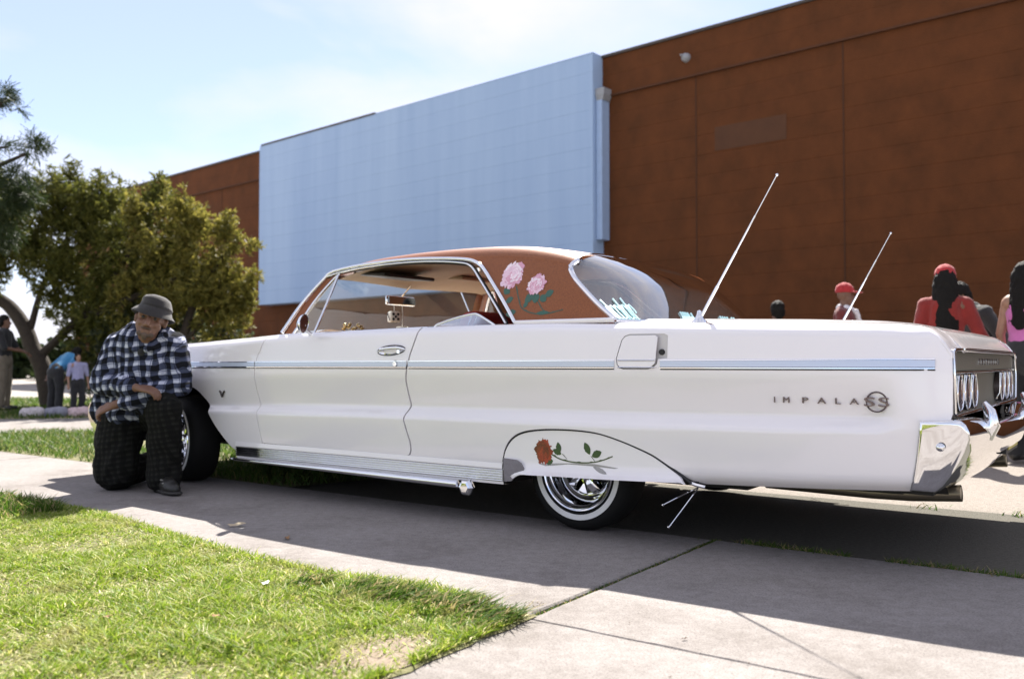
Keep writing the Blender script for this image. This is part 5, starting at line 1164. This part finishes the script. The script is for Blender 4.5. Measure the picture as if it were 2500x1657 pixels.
def fingers(wrist, palm_c, dirv, upv, ln, r, curl, thumb_side=1):
    """palm, four unequal bent fingers and a thumb"""
    d = Vector(dirv).normalized(); u = Vector(upv).normalized(); s_ = d.cross(u).normalized(); w = Vector(wrist); out = []
    pc = w + d * ln * .48; out.append((w, w + d * ln * .12, r * 2.0, r * 2.2)); 
    for k, o_ in enumerate((-1.5, -.5, .5, 1.5)):
        base = w + d * ln * .50 + s_ * o_ * r * 1.75 * thumb_side; out.append((w + d * ln * .1 + s_ * o_ * r * .8 * thumb_side, base, r * 1.35, r * 1.12))
        fl = ln * .50 * (.88, 1.0, .95, .78)[k]; p = base; ang = 0
        for j in range(3):
            ang += curl * (.6, 1.0, .9)[j]; v = d * math.cos(ang) - u * math.sin(ang); q = p + v * fl * (.45, .32, .26)[j]; out.append((p, q, r * (1.0 - .10 * j), r * (.92 - .10 * j))); p = q
    tb = w + d * ln * .14 - s_ * r * 2.4 * thumb_side; t1 = tb + (d * .75 - s_ * .75 * thumb_side - u * .2).normalized() * ln * .24; t2 = t1 + (d * .95 - s_ * .1 * thumb_side - u * .4).normalized() * ln * .20
    out.append((w + d * ln * .08, tb, r * 1.5, r * 1.35)); out.append((tb, t1, r * 1.3, r * 1.1)); out.append((t1, t2, r * 1.05, r * .85)); return out

# --- the kneeling person by the front wheel
MAN = empty('person', (-2.205, 5.43, 0)); tag(MAN, 'person in plaid flannel shirt and bucket hat kneeling on one knee by the front wheel', 'person')
tilt = Matrix.Rotation(math.radians(13), 4, 'Y'); turn = Matrix.Rotation(math.radians(14), 4, 'Z')
HM = Matrix.Translation((.012, -.10, 1.018)) @ tilt @ turn @ Matrix.Rotation(math.radians(-9), 4, 'X')
H = lambda x, y, z: HM @ Vector((x, y, z))
head = [(H(0, .012, .05), H(0, .02, .06), .088, .085, (.92, 1.05, 1.05)), (H(0, -.035, -.02), H(0, -.045, -.065), .062, .046), (H(0, -.02, -.04), H(0, -.05, -.085), .050, .030),
        (H(-.045, -.045, -.02), H(-.025, -.06, -.07), .030, .025), (H(.045, -.045, -.02), H(.025, -.06, -.07), .030, .025),
        (H(0, -.085, .025), H(0, -.112, -.022), .011, .015), (H(-.012, -.098, -.026), H(.012, -.098, -.026), .010, .010),
        (H(-.05, -.068, .040), H(.05, -.068, .040), .018, .018), (H(-.022, -.090, -.058), H(.022, -.090, -.058), .0085, .0085), (H(-.018, -.088, -.070), H(.018, -.088, -.070), .009, .009),
        (H(-.05, -.062, -.005), H(-.04, -.072, -.015), .020, .018), (H(.05, -.062, -.005), H(.04, -.072, -.015), .020, .018), (H(-.083, .01, .0), H(-.086, .016, .035), .012, .014), (H(.083, .01, .0), H(.086, .016, .035), .012, .014)]
sL, sR = V3(-.225, .02, .885), V3(.115, .02, .885); eL, wL = V3(-.305, -.03, .655), V3(-.02, -.215, .632); eR, wR = V3(.168, -.03, .645), V3(-.15, -.20, .530)
body = head + [(H(0, .01, -.05), V3(-.035, .0, .84), .058, .065), (V3(-.05, .02, .86), V3(-.07, .05, .70), .12, .13, (1.25, .8, 1)), (V3(-.07, .05, .70), V3(-.08, .16, .50), .13, .14, (1.1, .85, 1)), (sL, V3(-.05, .02, .86), .06, .09), (sR, V3(-.05, .02, .86), .06, .09),
        (sL, eL, .055, .042), (eL, wL, .042, .027), (sR, eR, .055, .042), (eR, wR, .042, .027),
        (V3(-.17, .18, .46), V3(-.225, .0, .12), .085, .06), (V3(-.225, .0, .10), V3(-.2, .42, .09), .055, .04), (V3(-.03, .18, .46), V3(.115, -.13, .50), .085, .06), (V3(.115, -.13, .48), V3(.10, -.09, .10), .055, .04)]
body += fingers(wL, None, (.95, -.12, -.12), (0.1, -.35, .9), .175, .0105, .55, 1) + fingers(wR, None, (-.9, -.15, -.36), (-.2, -.6, .75), .165, .0105, .75, -1)
sdf('body', body, .0058, M_skin1, MAN, 2)
for s_ in (-1, 1):
    mb = MB().lathe([(0, -.006), (.009, -.003), (.010, .002)], (0, 0, 0), 'y', 10); M_ = HM @ Matrix.Translation((s_ * .034, -.083, .022)); mb.V = [tuple(M_ @ Vector(v)) for v in mb.V]; mb.build('eye', M_eye, MAN, True)
    sdf('eyebrow', [(H(s_ * .018, -.090, .044), H(s_ * .05, -.079, .046), .0055, .004)], .003, M_hair, MAN, 1)
sdf('beard', [(H(-.035, -.078, -.078), H(.035, -.078, -.078), .016, .016), (H(0, -.088, -.084), H(0, -.080, -.10), .018, .014), (H(-.026, -.100, -.044), H(.026, -.100, -.044), .006, .006)], .0045, M_beard, MAN, 2)
shirt = [(V3(-.055, .02, .89), V3(-.06, .03, .72), .165, .185, (1.22, .85, .95)), (V3(-.06, .03, .72), V3(-.10, .12, .54), .185, .175, (1.15, .95, 1)), (sL + V3(-.005, 0, -.005), V3(-.05, .02, .90), .078, .11), (sR + V3(.005, 0, -.005), V3(-.05, .02, .90), .078, .11),
         (sL, eL, .086, .076), (eL, wL + V3(-.05, .02, 0), .078, .056), (sR, eR, .084, .074), (eR, wR + V3(.05, .02, .01), .072, .056), (V3(-.30, .06, .62), V3(-.335, .06, .475), .075, .082), (V3(-.2, .10, .60), V3(-.20, .02, .475), .12, .10), (V3(-.05, -.02, .62), V3(-.02, -.06, .56), .12, .10),
         (V3(-.14, .0, .955), V3(-.06, .06, 1.005), .035, .035), (V3(.06, .0, .945), V3(0, .06, 1.00), .035, .03), (V3(-.12, -.07, .96), V3(-.075, -.13, .86), .022, .018), (V3(.085, -.07, .945), V3(.01, -.13, .86), .022, .018)]
sdf('flannel_shirt', shirt, .0085, M_plaid, MAN, 2, amp=.032, fr=8.0, seed=2.0)
sdf('tee_shirt', [(V3(-.02, -.05, .90), V3(-.035, -.10, .84), .045, .030)], .008, M_tee, MAN, 3)
jeans = [(V3(-.13, .16, .50), V3(-.06, .16, .50), .165, .16), (V3(-.235, .10, .44), V3(-.23, .0, .16), .150, .132), (V3(-.23, .0, .12), V3(-.225, .03, .11), .128, .118), (V3(-.23, .03, .105), V3(-.20, .40, .10), .105, .09),
         (V3(-.05, .14, .47), V3(.115, -.13, .505), .145, .098), (V3(.115, -.13, .50), V3(.100, -.085, .13), .104, .098), (V3(.10, -.085, .15), V3(.10, -.08, .085), .10, .105)]
sdf('jeans', jeans, .009, M_jeans, MAN, 3, amp=.022, fr=9.0, seed=5.0)
sdf('shoe', [(V3(.07, -.05, .065), V3(.185, -.20, .050), .055, .045), (V3(.185, -.20, .045), V3(.225, -.235, .038), .045, .034), (V3(.07, -.06, .07), V3(.08, -.08, .12), .055, .05)], .006, M_shoe, MAN, 2, cut=lambda c: c.z < .012)
sdf('sole', [(V3(.06, -.04, .016), V3(.185, -.20, .016), .054, .050, (1, 1, .32)), (V3(.185, -.20, .016), V3(.235, -.245, .016), .050, .040, (1, 1, .32))], .006, M_sole, MAN, 1)
sdf('shoe', [(V3(-.20, .42, .10), V3(-.20, .50, .055), .050, .045), (V3(-.20, .50, .05), V3(-.20, .47, .035), .045, .036)], .007, M_shoe, MAN, 2, cut=lambda c: c.z < .003)
for (P, Q, y0) in ((V3(.12, -.185, .085), V3(.18, -.165, .078), 0), (V3(.145, -.22, .07), V3(.20, -.20, .066), 0)): sdf('lace', [(P, Q, .005, .005)], .003, mat('lace_grey', (.25, .24, .22), .8), MAN, 1)
hb_ = MB(); prof = [(0, .108), (.045, .105), (.078, .092), (.092, .070), (.098, .045), (.101, .040), (.101, .028), (.100, .026), (.118, .002), (.137, -.026), (.138, -.030), (.134, -.029), (.113, .000), (.096, .022)]
prof = [(a * .94, b_) for a, b_ in prof]; hb_.lathe(prof, (0, .018, .070), 'z', 40); hb_.V = [tuple(HM @ Matrix.Rotation(math.radians(4), 4, 'Y') @ Vector((v[0] + .004 * math.sin(9 * v[2] * 8), v[1] * 1.06, v[2] + (.010 * math.cos(2 * math.atan2(v[1], v[0])) if v[2] < .06 else 0)))) for v in hb_.V]
hb_.build('bucket_hat', M_hat, MAN, True, 60)

# --- the others, standing or seated beyond the car
def standing(label, loc, rz, Hh, top, legs, skin, hair=None, cap=None, arms=(0.12, 0.12), bend=0.0, fem=False, sleeve=True, longhair=0.0, scarf=None, straps=None, ponytail=False, arm_pose=None, hood=False):
    P_ = empty('person', loc, rz); tag(P_, label, 'person'); k = Hh / 1.75
    def q(x, y, z):                                                                 # lean the upper body forward about the hip
        v = Vector((x, y, z))
        if bend and z > .92:
            dz = z - .92; v = Vector((x, y - dz * math.sin(bend), .92 + dz * math.cos(bend)))
        return v * k
    sw = .165 if fem else .19
    hz = 1.62
    B = [(q(0, .01, hz + .03), q(0, .015, hz + .04), .088 * k, .084 * k, (.92, 1.05, 1.1)), (q(0, -.03, hz - .03), q(0, -.045, hz - .085), .062 * k, .042 * k), (q(0, -.09, hz + .0), q(0, -.108, hz - .03), .011 * k, .014 * k), (q(0, .01, hz - .06), q(0, .02, 1.42), .054 * k, .062 * k),
         (q(-sw * .8, .02, 1.40), q(sw * .8, .02, 1.40), .075 * k, .075 * k), (q(0, .02, 1.36), q(0, .01, 1.08), .135 * k, .12 * k, (1.15, .78, 1)), (q(0, .01, 1.08), q(0, .02, .95), .12 * k, .14 * k, (1.15, .85, 1))]
    hands = []
    ap_ = arm_pose or {}
    for s_ in (-1, 1):
        e_, w_ = ap_.get(s_, ((s_ * (sw + .06), .03, 1.12), (s_ * (sw + .07), -.06, .87))); e_, w_ = q(*e_), q(*w_); s0 = q(s_ * sw, .02, 1.40)
        B += [(s0, e_, .052 * k, .040 * k), (e_, w_, .038 * k, .026 * k)]; d = (w_ - e_).normalized(); B += fingers(w_, None, d, (0, -1, .15) if abs(d.z) > .6 else (0, 0, 1), .17 * k, .010 * k, .35, s_)
        B += [(q(s_ * .09, .02, .93), q(s_ * .10, .0, .50), .088 * k, .058 * k), (q(s_ * .10, .0, .50), q(s_ * .10, .03, .08), .056 * k, .036 * k), (q(s_ * .10, .03, .05), q(s_ * .115, -.13, .03), .042 * k, .028 * k)]
        hands.append((s0, e_, w_))
    sdf('body', B, .011 * k, skin, P_, 2)
    T = [(q(0, .02, 1.38), q(0, .01, 1.10), .150 * k, .138 * k, (1.16, .82, 1)), (q(0, .01, 1.10), q(0, .02, .94), .138 * k, .155 * k, (1.12, .88, 1))]
    if sleeve:
        T += [(q(-sw, .02, 1.40), q(sw, .02, 1.40), .078 * k, .078 * k)]
        for (s0, e_, w_) in hands:
            T += [(s0, e_, .072 * k, .060 * k)] + ([(e_, e_ + (w_ - e_) * .85, .058 * k, .048 * k)] if sleeve == 'long' else [])
    else: T = [(q(0, .02, 1.30), q(0, .01, 1.10), .148 * k, .134 * k, (1.14, .82, 1)), (q(0, .01, 1.10), q(0, .02, .98), .134 * k, .15 * k, (1.12, .88, 1))]
    if hood: T += [(q(0, .07, 1.44), q(0, .08, 1.50), .10 * k, .09 * k)]
    sdf('top', T, .012 * k, top, P_, 3, amp=.014, fr=7.0, seed=loc[0])
    Lg = [(q(0, .02, .98), q(0, .02, .90), .155 * k, .16 * k, (1.12, .9, 1))]
    for s_ in (-1, 1): Lg += [(q(s_ * .09, .02, .92), q(s_ * .105, .0, .50), .112 * k, .085 * k), (q(s_ * .105, .0, .50), q(s_ * .105, .03, .09), .085 * k, .080 * k)]
    sdf('trousers', Lg, .013 * k, legs, P_, 3, amp=.014, fr=8.0, seed=loc[1])
    for s_ in (-1, 1): sdf('shoe', [(q(s_ * .10, .05, .045), q(s_ * .12, -.15, .035), .050 * k, .042 * k)], .011 * k, M_shoe, P_, 2)
    if hair:
        Hr = [(q(0, .025, hz + .045), q(0, .035, hz + .045), .098 * k, .094 * k, (.95, 1.02, 1.0)), (q(-.07, .03, hz), q(-.07, .04, hz - .05), .035 * k, .03 * k), (q(.07, .03, hz), q(.07, .04, hz - .05), .035 * k, .03 * k), (q(0, .07, hz), q(0, .07, hz - .06), .07 * k, .06 * k)]
        if longhair: Hr += [(q(0, .085, hz), q(0, .12, hz - longhair), .085 * k, .055 * k, (1.15, .6, 1)), (q(-.07, .06, hz - .04), q(-.085, .09, hz - longhair), .04 * k, .028 * k), (q(.07, .06, hz - .04), q(.085, .09, hz - longhair), .04 * k, .028 * k)]
        sdf('hair', Hr, .011 * k, hair, P_, 2, amp=.010, fr=22.0)
    if cap:
        C_ = [(q(0, .012, hz + .065), q(0, .018, hz + .07), .101 * k, .098 * k, (.95, 1.06, .95))]
        o = sdf('cap', C_, .009 * k, cap, P_, 2, cut=lambda c, zz=q(0, 0, hz + .035).z: c.z < zz)
        sdf('cap_brim', [(q(-.05, -.10, hz + .045), q(.05, -.10, hz + .045), .045 * k, .045 * k, (1, 1, .2)), (q(-.03, -.15, hz + .035), q(.03, -.15, hz + .035), .04 * k, .04 * k, (1, 1, .2))], .007 * k, cap, P_, 1)
    if scarf: sdf('scarf', [(q(-.07, -.02, 1.47), q(.07, -.02, 1.47), .05 * k, .05 * k), (q(0, .05, 1.48), q(0, -.05, 1.45), .06 * k, .05 * k), (q(.05, -.10, 1.44), q(.07, -.14, 1.32), .035 * k, .03 * k)], .010 * k, scarf, P_, 2, amp=.01, fr=18)
    if straps:
        for s_ in (-1, 1): sdf('shoulder_strap', [(q(s_ * .085, -.10, 1.30), q(s_ * .095, -.02, 1.455), .012 * k, .012 * k), (q(s_ * .095, -.02, 1.455), q(s_ * .085, .11, 1.36), .012 * k, .012 * k)], .006 * k, straps, P_, 1)
    return P_
M_red = cloth('red_cotton', (.20, .014, .010)); M_redcap = cloth('red_cap', (.36, .018, .022)); M_pink = cloth('pink_tank', (.50, .14, .36)); M_dk = cloth('dark_cotton', (.018, .018, .02)); M_khaki = cloth('khaki_cotton', (.18, .15, .11)); M_wht = cloth('white_cotton', (.68, .66, .68)); M_bluec = cloth('bright_blue_cotton', (.045, .21, .40)); M_teal = cloth('teal_cotton', (.01, .19, .24)); M_lav = cloth('lavender_cotton', (.30, .30, .46)); M_dred = cloth('dark_red_cotton', (.13, .02, .02))
standing('person in red cap and red sweatshirt with long dark hair beyond the trunk', (3.60, 7.3, 0), math.radians(150), 1.57, M_red, M_dk, M_skin2, M_hair, M_redcap, sleeve='long', longhair=.55, fem=True, arm_pose={-1: ((-.27, .02, 1.14), (-.40, -.10, .95)), 1: ((.24, .05, 1.12), (.22, -.1, .95))})
standing('person in a pink strappy tank top with black hair at the right edge', (4.10, 7.0, 0), math.radians(120), 1.58, M_pink, M_dk, M_skin3, M_hair, None, sleeve=False, longhair=.42, fem=True, straps=M_pink)
standing('person in a red head wrap and white scarf with dark coat behind the right aerial', (3.53, 9.3, 0), math.radians(60), 1.60, M_dred, M_dk, M_skin2, None, M_redcap, sleeve='long', scarf=M_wht, fem=True)
standing('person with short black hair in dark clothes seen just above the trunk', (2.98, 9.9, 0), math.radians(190), 1.47, M_dk, M_dk, M_skin2, M_hair, None, sleeve='long')
standing('person in black bending forward between the red and the pink tops', (4.47, 8.3, 0), math.radians(-70), 1.62, M_dk, M_dk, M_skin2, M_hair, None, sleeve='long', bend=math.radians(30))
standing('person in black top and khaki trousers standing at the far left edge', (-8.35, 14.5, 0), math.radians(95), 1.56, M_dk, M_khaki, M_skin2, M_hair, None, sleeve=True, arm_pose={-1: ((-.22, -.10, 1.14), (-.05, -.32, 1.08)), 1: ((.22, -.1, 1.14), (.10, -.32, 1.06))})
standing('person in a bright blue top bent far over under the leaning tree', (-6.88, 13.3, 0), math.radians(160), 1.22, M_bluec, M_dk, M_skin2, M_hair, None, sleeve=True, bend=math.radians(52))
standing('small person in a lavender top under the trees beside the blue one', (-6.50, 13.2, 0), math.radians(40), .92, M_lav, M_dk, M_skin3, M_hair, None, sleeve=True)
standing('small person in a teal top half hidden behind the kneeling person', (-6.30, 13.8, 0), math.radians(-30), .92, M_teal, M_dk, M_skin3, M_hair, None, sleeve=True)
# bundles laid out along the far path
rr = random.Random(8); cols = [(.55, .5, .5), (.25, .25, .30), (.60, .45, .45), (.6, .6, .62), (.16, .15, .17), (.5, .48, .5)]
names = ['pale pink', 'slate grey', 'rose pink', 'white', 'charcoal', 'light grey']
for k in range(6):
    x = -6.95 + .30 * k; B_ = empty('cloth_bundle', (x, 12.75 + .08 * k, 0)); tag(B_, names[k] + ' cloth bundle lying on the edge of the far path' + (' nearest the left' if k == 0 else ''), 'bundle', 'cloth bundles along the far path')
    sdf('bundle', [(V3(-.10, 0, .05), V3(.10, .03, .06), .07, .08), (V3(-.02, -.05, .04), V3(.05, .06, .09), .06, .05)], .014, cloth('bundle_cloth', cols[k]), B_, 2, amp=.03, fr=14, seed=k)

# ------------------------------------------------------------------ painted roses on the roof pillar and on the wheel skirt (flat airbrushed artwork)
def artwork(name, parent, fmap, shapes, mats):
    """filled outlines laid one over the other on the panel, each 0.25 mm further out"""
    V = []; F = []; I = []
    for k, (poly, mi) in enumerate(shapes):
        P = np.array(poly); rv, re, rf, *_ = delaunay_2d_cdt([Vector(p) for p in P], [(i, (i + 1) % len(P)) for i in range(len(P))], [], 0, 1e-7)
        Q = np.array([tuple(v) for v in rv]); T = np.array([tuple(f) for f in rf]); T = T[inpoly(Q[T].mean(1), P)]
        X = np.asarray(fmap(Q[:, 0], Q[:, 1]), float).T; X[:, 1] -= .0008 + .00004 * k; b = len(V)
        V += (X - CO).tolist(); F += (T + b).tolist(); I += [mi] * len(T)
    return mk(name, V, F, mats, parent, midx=I)
rr = random.Random(21)
def petal(cx, cz, r, a, w, rag=.20, n=9):
    P = []
    for k in range(n + 1):
        t = -1 + 2 * k / n; P.append((cx + r * (1 + rr.uniform(-rag, rag)) * math.cos(a + w * t), cz + r * (1 + rr.uniform(-rag, rag)) * math.sin(a + w * t)))
    return P + [(cx + r * .15 * math.cos(a + math.pi), cz + r * .15 * math.sin(a + math.pi))]
def rose(cx, cz, r, cols):
    S_ = []; lay = [(1.0, 6, .62), (.86, 5, .66), (.68, 5, .70), (.50, 4, .8), (.34, 3, 1.0), (.20, 3, 1.1)]
    for j, (q, m, w) in enumerate(lay):
        for k in range(m):
            a = 2 * math.pi * k / m + j * .7 + rr.uniform(-.2, .2); S_.append((petal(cx, cz, r * q, a, w), cols[(j + k) % len(cols)]))
            if j: S_.append((petal(cx, cz, r * q * .90, a + .1, w * .82, .06), cols[(j + k + 1) % len(cols)]))
    return S_
def leaf(x, z, a, ln, wd, mi=3):
    P = []
    for k in range(9): t = k / 8; P.append((x + ln * t * math.cos(a) - wd * math.sin(math.pi * t) ** .8 * math.sin(a) * (1 + .15 * (k % 2)), z + ln * t * math.sin(a) + wd * math.sin(math.pi * t) ** .8 * math.cos(a) * (1 + .15 * (k % 2))))
    for k in range(7, 0, -1): t = k / 8; P.append((x + ln * t * math.cos(a) + wd * math.sin(math.pi * t) ** .8 * math.sin(a), z + ln * t * math.sin(a) - wd * math.sin(math.pi * t) ** .8 * math.cos(a)))
    return (P, mi)
def stem(P, w, mi=4):
    P = smoothpts([(p[0], p[1], 0) for p in P], 5); L_, R2 = [], []
    for k, p in enumerate(P):
        a = P[max(k - 1, 0)]; b = P[min(k + 1, len(P) - 1)]; t = (b - a) / (np.linalg.norm(b - a) + 1e-9); q = w * (1 - .4 * k / len(P)) * (1.9 if k % 5 == 2 else 1); L_.append((p[0] - t[1] * q, p[1] + t[0] * q)); R2.append((p[0] + t[1] * w * .8, p[1] - t[0] * w * .8))
    return (L_ + R2[::-1], mi)
A = lambda n_, c: mat('airbrush_' + n_, c, .32, coat=.8, var=.10, vscale=60)
PM = [A('pale_pink', (.82, .56, .66)), A('rose_pink', (.70, .34, .45)), A('blush', (.90, .74, .80)), A('leaf_green', (.012, .085, .045)), A('stem_green', (.025, .06, .025))]
sh = [stem([(-.475, 1.16), (-.44, 1.10), (-.40, 1.045), (-.33, 1.018), (-.25, 1.012), (-.16, 1.030)], .0035), stem([(-.34, 1.12), (-.32, 1.08), (-.27, 1.03), (-.22, 1.015)], .003),
      leaf(-.50, 1.125, 2.7, .05, .016), leaf(-.47, 1.10, 3.6, .045, .016), leaf(-.36, 1.115, 4.1, .055, .020), leaf(-.34, 1.12, 4.9, .055, .020), leaf(-.31, 1.105, 5.6, .05, .018), leaf(-.285, 1.10, .5, .05, .018),
      leaf(-.43, 1.03, 3.4, .06, .018), leaf(-.39, 1.045, 1.2, .035, .012), leaf(-.31, 1.015, .05, .075, .010), leaf(-.345, 1.10, 3.0, .05, .017)]
sh += rose(-.517, 1.222, .067, [0, 1, 2, 0]) + rose(-.352, 1.162, .050, [1, 0, 1, 2])
sh2 = [stem([(-.170, .362), (-.12, .342), (-.05, .333), (.02, .335), (.07, .343), (.115, .357), (.150, .372)], .0035, 4), leaf(-.16, .332, 3.3, .045, .016), leaf(-.125, .368, 1.75, .052, .014), leaf(-.115, .365, 2.75, .050, .013), leaf(.035, .372, 2.05, .06, .015), leaf(.045, .364, .45, .055, .016), stem([(-.11, .367), (-.085, .345)], .0015), stem([(.04, .366), (.06, .345)], .0015)]
def roof_art():
    for par, mirr in ((sail_n, False),): artwork('rose_artwork', par, fsail, sh, PM)['label'] = 'two pink roses with green stems airbrushed on the roof pillar'
roof_art()
PR = [A('deep_red', (.22, .012, .008)), A('red', (.36, .022, .012)), A('dark_red', (.12, .006, .005)), A('leaf_dark_green', (.015, .055, .018)), A('stem_dark_green', (.03, .05, .015)), A('soft_grey', (.30, .29, .28))]
shadow = [([(-.24, .314), (-.20, .306), (-.15, .312), (-.08, .322), (.04, .322), (.16, .318), (.18, .322), (.06, .332), (-.05, .328), (-.14, .322), (-.20, .318)], 5), leaf(.05, .32, -.35, .08, .010, 5)]
def rose_red(cx, cz): 
    S_ = rose(cx, cz, .046, [0, 1, 0, 2]); return [([(p[0], cz + (p[1] - cz) * 1.22) for p in P], m) for P, m in S_]
artwork('rose_artwork', skirt_n, fskirt, shadow + sh2 + rose_red(-.212, .372), PR)['label'] = 'single red rose with thorny stem airbrushed on the wheel skirt'
